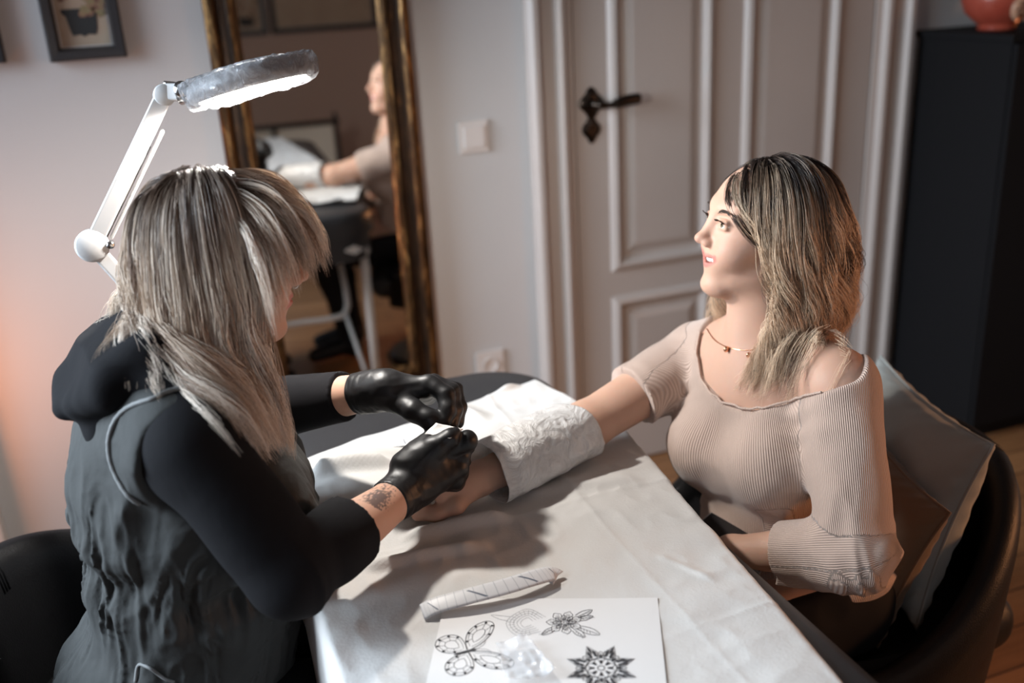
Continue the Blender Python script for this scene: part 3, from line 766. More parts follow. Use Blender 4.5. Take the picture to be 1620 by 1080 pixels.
# ================================================================ client (right)
def client():
    sc = .93
    cR = rotm(math.radians(169), math.radians(9), math.radians(0)); cH = np.array([.864, 1.262, 1.104]); hs = .91
    P0 = np.array([.897, 1.20, .52]); N = np.array([.850, 1.25, .955]); TR = frame_from(N-P0, (-.962, -.27, 0))
    def tp(x, y, z): return TR @ (np.array([x, y, z])*sc)+P0
    shL = tp(-.005, .165, .39)+[-.01, 0, .0]; shR = tp(.0, -.160, .39)
    elL = np.array([.850, .985, .700]); wrL = np.array([.742, 1.135, .640])
    elR = np.array([.588, 1.335, .800]); wrR = np.array([.378, 1.252, .797])
    S = SDF(.02)
    head_sdf(S, cR, cH, hs, smile=True)
    torso(S, TR, P0, sc, 1.03, 0, 1.12)
    nb = tp(-.01, 0, .44); nh = cR @ (np.array([-.018, 0, -.05])*hs)+cH
    S.cone(nb, nh, .050, .045, k=.03)
    S.cone(tp(.028, 0, .42), cR @ (np.array([.000, 0, -.075])*hs)+cH, .026, .028, k=.03)
    def arms(S, g=0., fore=True):
        S.cone(shL, elL, .050+g, .040+g, k=.03); S.cone(shR, elR, .047+g, .038+g, k=.03)
        if fore:
            mL = elL*.65+wrL*.35; mR = elR*.62+wrR*.38+[0, 0, -.004]
            S.cone(elL, mL, .040+g, .037+g, k=.02); S.cone(mL, wrL, .036+g, .024+g, k=.02)
            S.cone(elR, mR, .038+g, .037+g, k=.02); S.cone(mR, wrR, .036+g, .0235+g, k=.02)
    arms(S)
    # right hand, loosely closed on the sheet
    w = wrR
    S.cone(w, [.352, 1.250, .795], .024, .026, k=.015)
    S.box([.335, 1.262, .797], [.034, .036, .014], .012, rotm(math.radians(190)), k=.018)
    for i, (a, b, c, d) in enumerate((((.312, 1.238, .806), (.290, 1.236, .800), (.284, 1.240, .780), (.300, 1.246, .772)),
                                      ((.306, 1.258, .808), (.280, 1.258, .800), (.276, 1.260, .778), (.294, 1.262, .770)),
                                      ((.308, 1.278, .806), (.284, 1.280, .798), (.280, 1.280, .778), (.297, 1.280, .770)),
                                      ((.314, 1.296, .802), (.294, 1.300, .794), (.290, 1.300, .778), (.304, 1.298, .771)))):
        S.chain([a, b, c, d], [.0105, .0098, .009, .008], k=.006)
    S.chain([[.358, 1.236, .790], [.335, 1.222, .780], [.306, 1.226, .772], [.281, 1.240, .769]], [.016, .0125, .0115, .0095], k=.008)
    # left hand in the lap
    w = wrL; hp = np.array([.738, 1.185, .605])
    S.cone(w, hp, .024, .022, k=.015); S.box(hp, [.018, .036, .034], .012, rotm(math.radians(70), math.radians(-40)), k=.02)
    for i in range(4):
        b0 = hp+np.array([-.012+.0*i, .030-.0, .020-.016*i]); b0 = hp+np.array([.012, .02, -.010])+np.array([-.022, .004, .0])*(i-1.5)*.9
        S.chain([b0, b0+[.002, .030, -.012], b0+[.004, .045, -.030], b0+[.004, .040, -.045]], [.0105, .0098, .009, .008], k=.006)
    S.chain([hp+[-.020, -.008, .016], hp+[-.026, .022, .020], hp+[-.022, .044, .010]], [.013, .0115, .009], k=.008)
    # legs
    hipL = tp(.0, .088, -.02); hipR = tp(.0, -.088, -.02)
    knL = np.array([.545, 1.045, .475]); knR = np.array([.515, 1.215, .478]); anL = np.array([.64, 1.03, .09]); anR = np.array([.60, 1.20, .09])
    def legs(S, g=0.):
        for h, k_, a in ((hipL, knL, anL), (hipR, knR, anR)):
            S.cone(h, k_, .082+g, .056+g, k=.04); S.cone(k_, (k_+a)/2+[.012, 0, .04], .054+g, .052+g, k=.03); S.cone((k_+a)/2+[.012, 0, .04], a, .052+g, .034+g, k=.03)
    legs(S)
    for a in (anL, anR): S.cone(a+[0, 0, -.03], a+[-.15, -.01, -.062], .032, .024, k=.03)
    o = S.obj('person', skin, None, .0023)
    tag(o, 'smiling woman with wavy blonde hair in a blush ribbed sweater, one arm across the bench', 'person')
    lip = head_paint(o, cR, cH, hs, True); vattr(o, 'lip', lip); vattr(o, 'ink', np.zeros(len(lip)))
    eyes(o, cR, cH, hs, (1, .10, .10)); lashes(o, cR, cH, hs)
    # teeth
    T = lambda p: cR @ (np.array(p)*hs)+cH
    b = BM()
    for i in range(-5, 6):
        a = i*.225; c = np.array([.0565+.0290*math.cos(a), .0290*math.sin(a), -.0532+.0055*(abs(i)/5)**1.5])
        bm = bmesh.new(); bmesh.ops.create_icosphere(bm, subdivisions=2, radius=1)
        w_ = (.0040, .0037, .0036, .0034, .0033, .0033)[abs(i)]
        Rz = rotm(a); V = [T(Rz @ (np.sign(v.co[:])*np.abs(np.array(v.co[:]))**.7*[.0022, w_, .0046])+c) for v in bm.verts]; F = [[v.index for v in f.verts] for f in bm.faces]; bm.free(); b.add(V, F)
    b.obj('teeth', teethm, o, True)
    # sweater
    W = SDF(.02); torso(W, TR, P0, sc, 1.03, .008, 1.16)
    W.at()
    W.ell(tp(.075, 0, .255), (.045*sc, .075*sc, .05*sc), TR, k=.03)          # cloth bridging the bust
    W.ell(tp(-.03, 0, .03), (.13, .165, .07), TR, k=.03)
    W.cone(shL, elL, .058, .052, k=.03)
    cl = elL*.42+wrL*.58; nl = (wrL-elL)/np.linalg.norm(wrL-elL); cr = shR*.44+elR*.56; nr = (elR-shR)/np.linalg.norm(elR-shR)
    def sleeve(a, b, ra, rb, c, n):
        A = (a, b-a, ra, rb-ra); r = max(ra, rb); f = lambda P: np.maximum(SDF._d('c', A, P), (P-c) @ n)
        W.fn(f, np.minimum(a, b)-r, np.maximum(a, b)+r, k=.02)
    sleeve(elL, wrL, .051, .040, cl, nl); sleeve(shR, elR, .057, .052, cr, nr)
    # opening: a wide scoop running off the left shoulder
    def scoop(P):
        q = (P-P0) @ TR/sc; x, y, z = q.T
        edge = np.interp(y, [-.20, -.13, -.095, -.06, 0, .06, .11, .15, .19, .24], [.60, .52, .43, .392, .368, .366, .380, .398, .412, .43])
        edge = edge+sstep(.03, -.04, x)*.03
        return (edge-z)*.8
    W.fn(scoop, [-9]*3, [9]*3, k=.004, op='s')
    def hem(P):
        q = (P-P0) @ TR/sc; return -.020+.012*np.sin(q[:, 1]*9)-q[:, 2]
    W.fn(hem, [-9]*3, [9]*3, k=.004, op='i')
    inner = S
    nf = (cl, nl, cr, nr)
    def disp(P):
        q = (P-P0) @ TR/sc; d = -.0035*vnoise(P, 16)-.0015*vnoise(P, 34, 3)
        low = sstep(.24, .10, q[:, 2])
        d = d-low*.0090*ridge(np.c_[q[:, 0]*4, q[:, 1]*5+q[:, 2]*4, q[:, 2]*22], 1., 2.)
        # rings of folds pushed up above both cuffs and elbow
        for c0, n0, a0, s0 in ((elL, (wrL-elL), .0055, .05), (shR*.40+elR*.60, (elR-shR), .0075, .045)):
            n0 = n0/np.linalg.norm(n0); t = (P-c0) @ n0; r = np.linalg.norm(P-c0, axis=1)
            d = d-a0*np.exp(-(r/ (s0*1.6))**2)*ridge(np.c_[t*34+vnoise(P, 14)*1.2, (P @ np.array([3., 9, 9])), t*0], 1., 7.)
        for c0 in (shL+[-.03, .03, -.05], shR+[-.02, -.04, -.03]):
            r = np.linalg.norm(P-c0, axis=1); t = (P-c0) @ np.array([.6, .5, .6]); d = d-.004*np.exp(-(r/.05)**2)*np.sin(t*230)
        return d
    W.disp = disp
    sw = W.obj('sweater', sweatm, o, .0026)
    V = vco(sw).astype(float); q = (V-P0) @ TR/sc
    def seg(P, a, b): d_ = b-a; t = np.clip((P-a) @ d_/(d_ @ d_), 0, 1); return np.linalg.norm(P-a-t[:, None]*d_, axis=1), t
    def around(P, a, b, ref):
        ax = (b-a)/np.linalg.norm(b-a); r = P-a; u_ = np.cross(ax, ref); u_ /= np.linalg.norm(u_); v_ = np.cross(ax, u_); return np.arctan2(r @ v_, r @ u_)
    u = np.arctan2(q[:, 1]*.85, q[:, 0]+.01)*.135
    dl, _ = seg(V, shL, elL); dl2, _ = seg(V, elL, wrL); dr, _ = seg(V, shR, elR)
    back = np.array([.3, .2, -.9])
    on = (dl < .066) & ((q[:, 1] > .135) | (q[:, 2] < .25)); u = np.where(on, around(V, shL, elL, np.array([1., 0, .2]))*.056, u)
    on = (dl2 < .062) & (dl2 < dl+.004) & (q[:, 1] > .06); u = np.where(on, around(V, elL, wrL, np.array([0, 0, 1.]))*.05, u)
    on = (dr < .068) & (q[:, 1] < -.13); u = np.where(on, around(V, shR, elR, np.array([0, 1., -.3]))*.054, u)
    vattr(sw, 'u', u)
    # picot edge along the neckline
    def on_edge(y):
        # march outward from the spine at the neckline height to find the cloth surface, front side
        best = None
        for x in np.linspace(.16, -.02, 80):
            z = None
            for z_ in np.linspace(.46, .28, 60):
                p = tp(x, y, z_)
                if abs(scoop(p[None])[0]) < .0035: z = z_; break
            if z is None: continue
            p = tp(x, y, z)
            if Wb.eval(p[None])[0] < .0: return p
        return None
    Wb = SDF(.02); Wb.pr = [p for p in W.pr if p[1] == 'u']
    pts = [p for p in (on_edge(y) for y in np.linspace(-.115, .175, 30)) if p is not None]
    if len(pts) > 5:
        c = spline(pts, 170); b = BM(); b.tube(c, [.0016+.0007*(i % 3 == 0) for i in range(170)], 6); b.obj('neckline_trim', sweatm, sw, True)
    # pants
    Pn = SDF(.02); torso(Pn, TR, P0, sc, 1.0, .003); legs(Pn, .007)
    Pn.at(); Pn.fn(lambda P: ((P-P0) @ TR)[:, 2]-.045, [-9]*3, [9]*3, k=.004, op='i')
    Pn.disp = drape(.004, ((14, 14, 14), 1, 0)); Pn.obj('trousers', pantm, o, .006)
    for a in (anL, anR):
        F_ = SDF(.02); F_.cone(a+[0, 0, -.02], a+[-.15, -.01, -.052], .040, .031); F_.cone(a+[0, 0, .03], a+[.01, 0, -.045], .041, .036)
        F_.fn(lambda P: .001-P[:, 2], [-9]*3, [9]*3, k=.004, op='i'); F_.obj('shoe', leath, o, .004)
    # necklace
    goldj = Mat('rose_gold', (.85, .45, .28), .2, 1.0); goldj.bump(goldj.noise(90, 2), .03, .0005)
    def front(px, py):
        for k in np.arange(1.2, 1.8, .002):
            p = P3(px, py, k)
            if S.eval(p[None])[0] < .0018: return p
        return P3(px, py, 1.5)
    pp = [front(*q) for q in ((1118, 520), (1130, 537), (1146, 547), (1168, 553), (1190, 553), (1205, 543), (1218, 528))]
    nk_ = BM().tube(spline(pp, 60), .0009, 6).obj('necklace', goldj, o, True)
    for (px, py, r) in ((1151, 551, .0052), (1186, 560, .0046)):
        p = front(px, py)+[-.003, -.002, 0]; BM().lathe([(0, r*.5), (r*.7, r*.35), (r, 0), (r*.7, -r*.35), (0, -r*.5)], 16, Matrix.Rotation(PI/2, 4, 'X'), p).obj('charm', goldj, nk_, True)
    # ------------- hair
    hm = hair_mat('balayage_hair', (.020, .011, .008), (.06, .032, .020), (.60, .40, .26), (.98, .78, .58), (.10, .38))
    hl = lambda p: cR @ (np.array(p)*hs)+cH
    coll = SDF(.02)
    coll.at(cR, cH, hs); coll.ell((-.022, 0, .032), (.101, .080, .0925), k=.01); coll.ell((.02, 0, -.03), (.068, .060, .085), k=.02); coll.at()
    coll.cone(nb, nh, .040, .044, k=.02)
    C2 = SDF(.02); torso(C2, TR, P0, sc, 1.03, -.014, 1.0); C2.cone(shL, elL, .044, .04); C2.cone(shR, elR, .044, .04); coll.pr += C2.pr
    # scalp cap
    cap = SDF(.01); cap.at(cR, cH, hs); cap.ell((-.022, 0, .032), (.1005, .079, .0925), k=.02); cap.ell((-.045, 0, -.02), (.068, .072, .075), k=.02)
    cap.box((.072, 0, -.080), (.060, .12, .115), .02, rotm(0, math.radians(-18)), k=.01, op='s'); cap.at()
    cp = cap.obj('scalp', hm, o, .004); n = len(cp.data.vertices)
    vattr(cp, 't', np.zeros(n)); vattr(cp, 'lock', np.full(n, .3)); vattr(cp, 'strand', np.full(n, .3))
    rg = np.random.default_rng(11); roots = []; dirs = []; ln = []; kind = []
    part_y = -.020
    while len(roots) < 560:
        d = rg.normal(size=3); d /= np.linalg.norm(d)
        p = np.array([-.022, 0, .032])+d*np.array([.099, .0775, .091])
        x, y, z = p
        if z < -.045 or z < np.interp(x, [-.03, 0, .03, .055, .075], [-.045, .0, .045, .072, .10]): continue
        sd = 1 if y > part_y else -1
        # comb away from the part: outward and slightly back near the face
        front_ = sstep(0, .06, x)
        v = np.array([-.25-.75*front_ if sd > 0 else .05, sd*.9, -1.])
        v -= d*v.dot(d)*.9
        if x > .058 and y > 0: continue
        roots.append(hl(p)); dirs.append(cR @ v); ln.append(rg.uniform(.27, .34) if x < .03 else rg.uniform(.25, .31)); kind.append(sd)
    roots = np.array(roots); dirs = np.array(dirs); ln = np.array(ln)
    left = cR[:, 1]; fwd = cR[:, 0]
    def comb(P, s):
        q = local(P, cR, cH, hs); x, y, z = q.T
        side = np.sign(y)
        f = np.zeros_like(P)
        lim = np.where(y > 0, np.interp(z, [-.16, -.12, -.06, -.02, .03, .08], [.04, -.028, -.008, .015, .038, .062]), np.interp(z, [-.15, -.10, -.04, .02, .08], [.06, .03, .03, .045, .065]))
        near = np.clip((x-lim)/.02, 0, 1)*(z > -.15)                # keep hair off the face
        f += -near[:, None]*fwd*1.6
        f += np.where(((x < .03) & (z < -.09) & (z > -.24))[:, None], fwd*np.where(y > 0, .62, .15)[:, None], 0)
        return f
    jt = rg.uniform(-.02, .02, len(roots))
    def trim(P): return P[:, 2] < np.interp(P[:, 0], [.78, .84, .88, .92, .95, .98], [.915, .915, .93, .955, .96, .945])+jt+.02*(P[:, 1] > 1.27)
    G = hair_sim(roots, dirs, ln+.06, coll, trim=trim, stiff=.80, comb=comb, margin=rg.uniform(.003, .009, len(roots)), seed=5)
    hair_mesh('hair', G, hm, o, per=24, r0=.007, r1=.008, rad=.00038, waves=(.013, 12), seed=4, fly=.05)
    return o, S
CL, CLS = client()
# ================================================================ artist (left)
vestm = Mat('charcoal_cotton_twill', (.075, .080, .080), .85, spec=.25)
vestm.col(vestm.mix(vestm.noise(5, 5), (.028, .030, .030), (.056, .058, .057))).bump(vestm.noise(330, 2), .15, .0006).bump(vestm.noise(24, 5, .6), .35, .006)
blackm = Mat('black_jersey', (.0085, .0085, .010), .9, spec=.15); blackm.bump(blackm.noise(400, 2), .2, .0006); blackm.bump(blackm.noise(18, 3), .25, .006)
glovem = Mat('black_nitrile', (.009, .009, .010), .46, spec=.35); glovem.bump(glovem.noise(70, 3, .5), .15, .0012)
pipem = Mat('grey_piping', (.16, .165, .165), .7); pipem.bump(pipem.noise(200, 2), .2, .0006)
def artist():
    aR = rotm(math.radians(-2), math.radians(-11)); aH = np.array([.073, 1.258, 1.179]); hs = .90; sc = .97
    P0 = np.array([-.070, 1.27, .575]); N = np.array([.010, 1.27, 1.09]); TR = frame_from(N-P0, (1, 0, 0)); zs = 1.13
    tp = lambda x, y, z: TR @ (np.array([x, y, z])*sc)+P0
    shR = np.array([-.005, 1.105, 1.005]); shL = np.array([.015, 1.425, 1.01])
    elR = np.array([.078, 1.040, .845]); wrR = P3(632, 783, 1.355); elL = np.array([.085, 1.50, .865]); wrL = P3(586, 619, 1.45)
    S = SDF(.02); head_sdf(S, aR, aH, hs); torso(S, TR, P0, sc, zs)
    nb = tp(-.01, 0, .43*zs); nh = aR @ (np.array([-.03, 0, -.04])*hs)+aH
    S.cone(nb, nh, .054, .050, k=.03)
    def arm(S, sh, el, wr, g=0.):
        m = el*.65+wr*.35; S.cone(sh, el, .048+g, .040+g, k=.03); S.cone(el, m, .040+g, .040+g, k=.02); S.cone(m, wr, .039+g, .0265+g, k=.02)
    arm(S, shR, elR, wrR); arm(S, shL, elL, wrL)
    # hands: right holds the client's hand, left picks at the film
    def hands(S, g=0.):
        J = lambda *a: [P3(*q) for q in a]
        pr = P3(678, 737, 1.385)
        X = P3(712, 722, 1.39)-wrR; X /= np.linalg.norm(X); Nn = -(ray(680, 737)); Nn -= X*Nn.dot(X); Nn /= np.linalg.norm(Nn); Y_ = np.cross(Nn, X)
        S.box(pr, (.042+g, .038+g, .0165+g), .014, np.array([X, Y_, Nn]).T, k=.022)
        S.cone(wrR, pr, .025+g, .024+g, k=.02)
        S.ell(P3(668, 722, 1.372), (.030+g, .017+g, .018+g), np.array([X, Y_, Nn]).T, k=.02)
        f = lambda pts, rs: S.chain(J(*pts), [r+g for r in rs], k=.005)
        S.chain(J((655, 735, 1.37), (690, 706, 1.365), (712, 692, 1.368), (721, 684, 1.372)), [.017+g, .0115+g, .0100+g, .0050+g], k=.010)   # thumb
        f(((700, 713, 1.385), (739, 697, 1.383), (737, 706, 1.405), (722, 704, 1.415)), (.0135, .0120, .0100, .0085))                     # index
        f(((705, 730, 1.392), (729, 722, 1.395), (731, 729, 1.42), (712, 731, 1.43)), (.0125, .0105, .0098, .009))
        f(((700, 747, 1.392), (728, 741, 1.398), (729, 747, 1.425), (710, 749, 1.432)), (.0120, .0100, .0095, .009))
        f(((690, 765, 1.392), (721, 760, 1.400), (722, 764, 1.425), (704, 766, 1.43)), (.0115, .0098, .009, .0085))
        pl = P3(640, 619, 1.450)
        X = P3(684, 614, 1.45)-wrL; X /= np.linalg.norm(X); Z_ = ray(640, 619)*.9+np.array([0, 0, -.2]); Z_ -= X*Z_.dot(X); Z_ /= np.linalg.norm(Z_)
        S.box(pl, (.043+g, .036+g, .0150+g), .013, np.array([X, Z_, np.cross(X, Z_)]).T, k=.022)
        S.cone(wrL, pl, .024+g, .021+g, k=.02)
        f(((680, 608, 1.425), (705, 624, 1.415), (708, 648, 1.405), (704, 664, 1.400)), (.0125, .0108, .0098, .0080))
        f(((686, 606, 1.445), (714, 620, 1.435), (719, 648, 1.422), (715, 670, 1.412)), (.0122, .0108, .0096, .0078))
        f(((688, 608, 1.465), (719, 617, 1.458), (726, 644, 1.445), (724, 668, 1.432)), (.0118, .0102, .0092, .0075))
        f(((684, 612, 1.485), (715, 620, 1.482), (726, 640, 1.470), (727, 656, 1.460)), (.0110, .0096, .0086, .0072))
        S.chain(J((622, 632, 1.43), (655, 650, 1.405), (678, 662, 1.398), (691, 671, 1.396)), [.0160+g, .0120+g, .0105+g, .0080+g], k=.010)
    hands(S)
    hipL = tp(0, .088, -.02); hipR = tp(0, -.088, -.02)
    knL = np.array([.285, 1.36, .475]); knR = np.array([.285, 1.185, .475]); anL = np.array([.17, 1.37, .09]); anR = np.array([.17, 1.18, .09])
    def legs(S, g=0.):
        for h, k_, a in ((hipL, knL, anL), (hipR, knR, anR)):
            S.cone(h, k_, .080+g, .056+g, k=.04); S.cone(k_, (k_+a)/2+[-.012, 0, .04], .054+g, .052+g, k=.03); S.cone((k_+a)/2+[-.012, 0, .04], a, .052+g, .034+g, k=.03)
    legs(S)
    for a in (anL, anR): S.cone(a+[0, 0, -.03], a+[.15, .01, -.062], .032, .024, k=.03)
    o = S.obj('person', skin, None, .0023)
    tag(o, 'blonde woman with a fringe in a charcoal vest and black gloves, bent over the bench', 'person')
    V = vco(o).astype(float); vattr(o, 'lip', head_paint(o, aR, aH, hs, False))
    # stippled tattoo on the right forearm
    a, b = P3(560, 838, 1.30), P3(612, 778, 1.335); ax = (b-a)/np.linalg.norm(b-a); tt = ((V-a) @ ax)/np.linalg.norm(b-a); rd = V-a-((V-a) @ ax)[:, None]*ax
    upn = -ray(590, 800); lat = np.cross(ax, upn); lat /= np.linalg.norm(lat); s_ = rd @ lat/.022
    near = (np.linalg.norm(rd, axis=1) < .05) & (rd @ upn > 0)
    dens = np.exp(-((tt-.50-.10*s_)/.62)**2-((s_+.15)/.75)**2)
    st = vnoise(V, 430)*.5+.5; ink = np.clip((dens*.95-st*.9)*3.5, 0, .8)*near*sstep(.1, .3, dens); vattr(o, 'ink', ink)
    eyes(o, aR, aH, hs, (1, 0, -.45)); lashes(o, aR, aH, hs)
    ringm = Mat('silver_jewellery', (.8, .8, .8), .15, 1.0); ringm.bump(ringm.noise(90, 2), .02, .0005)
    T = lambda p: aR @ (np.array(p)*hs)+aH
    b = BM().tube([T((.098+.0045*math.cos(t), .0003, -.034-.0045*math.sin(t))) for t in np.linspace(-.6, PI+.6, 16)], .0008, 8); b.obj('nose_ring', ringm, o, True)
    # gloves
    Gv = SDF(.02)
    hands(Gv, .0018)
    fr = (wrR-elR)/np.linalg.norm(wrR-elR); fl = (wrL-elL)/np.linalg.norm(wrL-elL)
    for w_, f_ in ((wrR, fr), (wrL, fl)):
        Gv.cone(w_-f_*.012, w_+f_*.03, .0300, .0290, k=.012)
        for j, dd in enumerate((-.022, -.014, -.004, .007, .016)): 
            Gv.ell(w_+f_*dd, (.0048, .0306-.0004*j, .0306-.0004*j), frame_from(np.cross(f_, [0, .3, 1.]), f_), k=.004)
    Gv.disp = lambda P: -.0006*ridge(P*np.array([1, 1, 1.6]), 50, 3)-.0004*vnoise(P, 120, 5)
    Gv.pr.append(('f', 'i', .002, np.full(3, -9.), np.full(3, 9.), lambda P: np.where(P[:, 0] > 10, 0, -1.)))
    Vg, Qg = Gv.mesh(.0018)
    side = Vg[:, 1]+Vg[:, 2]*1.2           # the far left glove lies deeper and higher
    thr = None
    # two gloves: split the single surface by nearest wrist-palm axis
    cR_ = P3(680, 737, 1.385); cL_ = P3(660, 622, 1.45)
    import collections
    par = np.arange(len(Vg))
    def find(i):
        while par[i] != i: par[i] = par[par[i]]; i = par[i]
        return i
    for q in Qg:
        r0 = find(q[0])
        for j in q[1:]:
            r1 = find(j)
            if r1 != r0: par[r1] = r0
    root = np.array([find(i) for i in range(len(Vg))]); parts = [r for r, c in collections.Counter(root).most_common(2)]
    for r in parts:
        m = root == r; idx = np.cumsum(m)-1; q = Qg[m[Qg[:, 0]]]
        build('glove', Vg[m], idx[q], glovem, o)
    # black hoodie: sleeves, collar and the hood lying on the back
    H = SDF(.02); torso(H, TR, P0, sc, zs, .010)
    H.at()
    def sleeve(sh, el, wr, tcut, rs):
        c = el*(1-tcut)+wr*tcut; n = (wr-el)/np.linalg.norm(wr-el)
        H.cone(sh, el, rs[0], rs[1], k=.03)
        A = (el, wr-el, rs[1], rs[2]-rs[1]); H.fn(lambda P: np.maximum(SDF._d('c', A, P), (P-c) @ n), np.minimum(el, wr)-.06, np.maximum(el, wr)+.06, k=.015)
    sleeve(shR, elR, wrR, .50, (.056, .050, .047)); sleeve(shL, elL, wrL, .80, (.056, .050, .034))
    hb = nb+[-.020, 0, .012]
    A_ = np.array([-.030, 1.262, 1.100]); B_ = np.array([-.142, 1.270, 1.040])
    def hoodcaps(H, full=True):
        for t in np.linspace(0, 1, 7):
            c = A_*(1-t)+B_*t; hw = np.interp(t, [0, .5, 1], [.070, .100, .040])-(0 if full else .022); r = np.interp(t, [0, .5, 1], [.030, .026, .014])-(0 if full else .008)
            H.cone(c+[0, -hw, -.010*t], c+[0, hw, 0], r, r, k=.02)
        if full:
            for t in (.1, .55, .9):
                c = A_*(1-t)+B_*t+[.030, 0, -.045]; H.cone(c+[0, -.105+.05*t, 0], c+[0, .09, 0], .026, k=.025)
        dy = 0 if full else .025
        H.chain([A_+[0, -.06+dy, -.02], [-.030, 1.175+dy, 1.057], [.010, 1.165+dy, 1.040], [.060, 1.185+dy, 1.035]], [.028, .030, .028, .024], k=.025)   # collar running to the front
    hoodcaps(H)
    def disp(P):
        d = -.0035*vnoise(P, 14)-.0045*ridge(np.c_[P[:, 0]*12, P[:, 1]*5, P[:, 2]*16], 1., 4.)*sstep(1.02, 1.08, P[:, 2])*sstep(.02, -.04, P[:, 0])
        for c0, n0 in ((elR, wrR-elR), (elL, wrL-elL)):
            n0 = n0/np.linalg.norm(n0); t = (P-c0) @ n0; r = np.linalg.norm(P-c0, axis=1); d = d-.005*np.exp(-(r/.08)**2)*ridge(np.c_[t*26+vnoise(P, 12), P[:, 2]*6, t*0], 1., 3.)
        return d
    H.disp = disp; H.fn(lambda P: ((P-P0) @ TR)[:, 2]*-1-.02, [-9]*3, [9]*3, k=.004, op='i')
    hd_ = H.obj('hoodie', blackm, o, .0032)
    # vest
    Vs = SDF(.025); torso(Vs, TR, P0, sc, zs, .026, 1.15)
    Vs.at(TR, P0, sc)
    Vs.ell((-.022, 0, .31*zs), (.108, .145, .14), k=.05)                # loose upper back
    Vs.ell((-.02, 0, -.02), (.155, .180, .13), k=.05); Vs.ell((-.02, 0, -.14), (.165, .19, .12), k=.05)
    Vs.ell((.075, 0, .20), (.085, .125, .19), k=.05)                     # front panels
    Vs.at()
    # arm holes
    for sh, el in ((shR, elR), (shL, elL)):
        n = (el-sh)/np.linalg.norm(el-sh); sd = np.array([0, -1. if sh is shR else 1., 0])
        Vs.cone(sh+sd*.045+n*.02+[-.005, 0, -.015], sh+sd*.20+n*.05+[-.005, 0, -.015], .076, .09, k=.012, op='s')
        Vs.cone(sh+sd*.05, el+sd*.05, .062, .062, k=.012, op='s')
    Vs.fn(lambda P: ((P-P0) @ TR)[:, 2]-.455*zs*sc-.05*((P-P0) @ TR)[:, 0], [-9]*3, [9]*3, k=.01, op='i')
    Vs.fn(lambda P: -((P-P0) @ TR)[:, 2]-.20, [-9]*3, [9]*3, k=.01, op='i')
    # open front edge
    Vs.box(tp(.25, 0, .12), (.13, .012, .40), .01, TR, k=.01, op='s')
    wz = .20*zs
    def vd(P):
        q = (P-P0) @ TR/sc; x, y, z = q.T; a = np.arctan2(y, x+.02)
        cin = np.exp(-((z-wz)/.030)**2); d = .008*cin                                       # drawn-in waist
        n1 = vnoise(np.c_[a*5, z*9, a*0], 1., 2.); d = d-.0075*ridge(np.c_[a*8+z*3, z*4+n1, a*0], 1., 6.)*np.exp(-((z-wz)/.085)**2)-.0045*ridge(np.c_[a*17+z*6+n1, z*7, a*0], 1., 2.)*np.exp(-((z-wz)/.045)**2)-.010*np.exp(-((z-wz-.05)/.022)**2)*(.6+.4*n1)-.008*np.exp(-((z-wz+.055)/.025)**2)*(.6-.4*n1)
        d = d-.0065*ridge(np.c_[a*2.2+z*2, z*13+np.sin(a*2)*1.2, a*0], 1., 1.)*sstep(.14, .24, z)*sstep(.46, .34, z)   # horizontal drag folds on the back
        d = d-.0085*ridge(np.c_[a*3+z*10, z*5, a*0], 1., 8.)*sstep(.10, .0, z)
        return d-.003*vnoise(P, 26)-.0022*ridge(np.c_[a*4+2*n1, z*22+3*n1, a*0], 1., 11.)*sstep(.40, .30, z)-.0008*ridge(P*[1, 1, 1.5]+.02*n1[:, None], 40, 2)
    Vs.disp = vd
    vs = Vs.obj('vest', vestm, o, .0030)
    # piping round the near arm hole
    pts = []
    for sh, el, sgn in ((shR, elR, -1.),):
        n = np.array([0, sgn, 0]); 
        for t in np.linspace(PI*.02, PI*1.25, 40):
            c = sh+np.array([math.cos(t)*.082-.010, 0, math.sin(t)*.076-.010]); p = c+n*.14
            for _ in range(120):
                if Vs.eval(p[None])[0] < .0015 or H.eval(p[None])[0] < .001: break
                p = p-n*.0015
            pts.append(p)
    pts = np.array(pts); pts[1:-1] = (pts[:-2]+2*pts[1:-1]+pts[2:])/4
    BM().tube(spline(pts, 120), [.0030+.0004*(i % 4 == 0) for i in range(120)], 8).obj('armhole_piping', pipem, vs, True)
    # drawcord hanging at the hem
    def onto(px, py):
        for k in np.arange(.9, 1.6, .002):
            p = P3(px, py, k)
            if Vs.eval(p[None])[0] < .002: return p
        return P3(px, py, 1.1)
    BM().tube(spline([onto(*q) for q in ((214, 1079), (219, 1052), (236, 1056), (250, 1066), (262, 1074), (276, 1079))], 40), .0022, 8).obj('drawcord', pipem, vs, True)
    # trousers
    Pn = SDF(.02); torso(Pn, TR, P0, sc, 1.0, .003); legs(Pn, .007); Pn.at()
    Pn.fn(lambda P: ((P-P0) @ TR)[:, 2]-.045, [-9]*3, [9]*3, k=.004, op='i'); Pn.disp = drape(.004, ((14, 14, 14), 1, 0)); Pn.obj('trousers', pantm, o, .006)
    for a in (anL, anR):
        F_ = SDF(.02); F_.cone(a+[0, 0, -.02], a+[.15, .01, -.052], .040, .031); F_.cone(a+[0, 0, .03], a+[-.01, 0, -.045], .041, .036)
        F_.fn(lambda P: .001-P[:, 2], [-9]*3, [9]*3, k=.004, op='i'); F_.obj('shoe', leath, o, .004)
    # ------------- hair
    hm = hair_mat('ash_blonde_hair', (.08, .048, .032), (.25, .16, .11), (.58, .44, .33), (.88, .76, .64), (.03, .30))
    hl = lambda p: aR @ (np.array(p)*hs)+aH
    coll = SDF(.02); coll.at(aR, aH, hs); coll.ell((-.022, 0, .032), (.101, .080, .0925), k=.01); coll.ell((.02, 0, -.03), (.066, .062, .085), k=.02); coll.at()
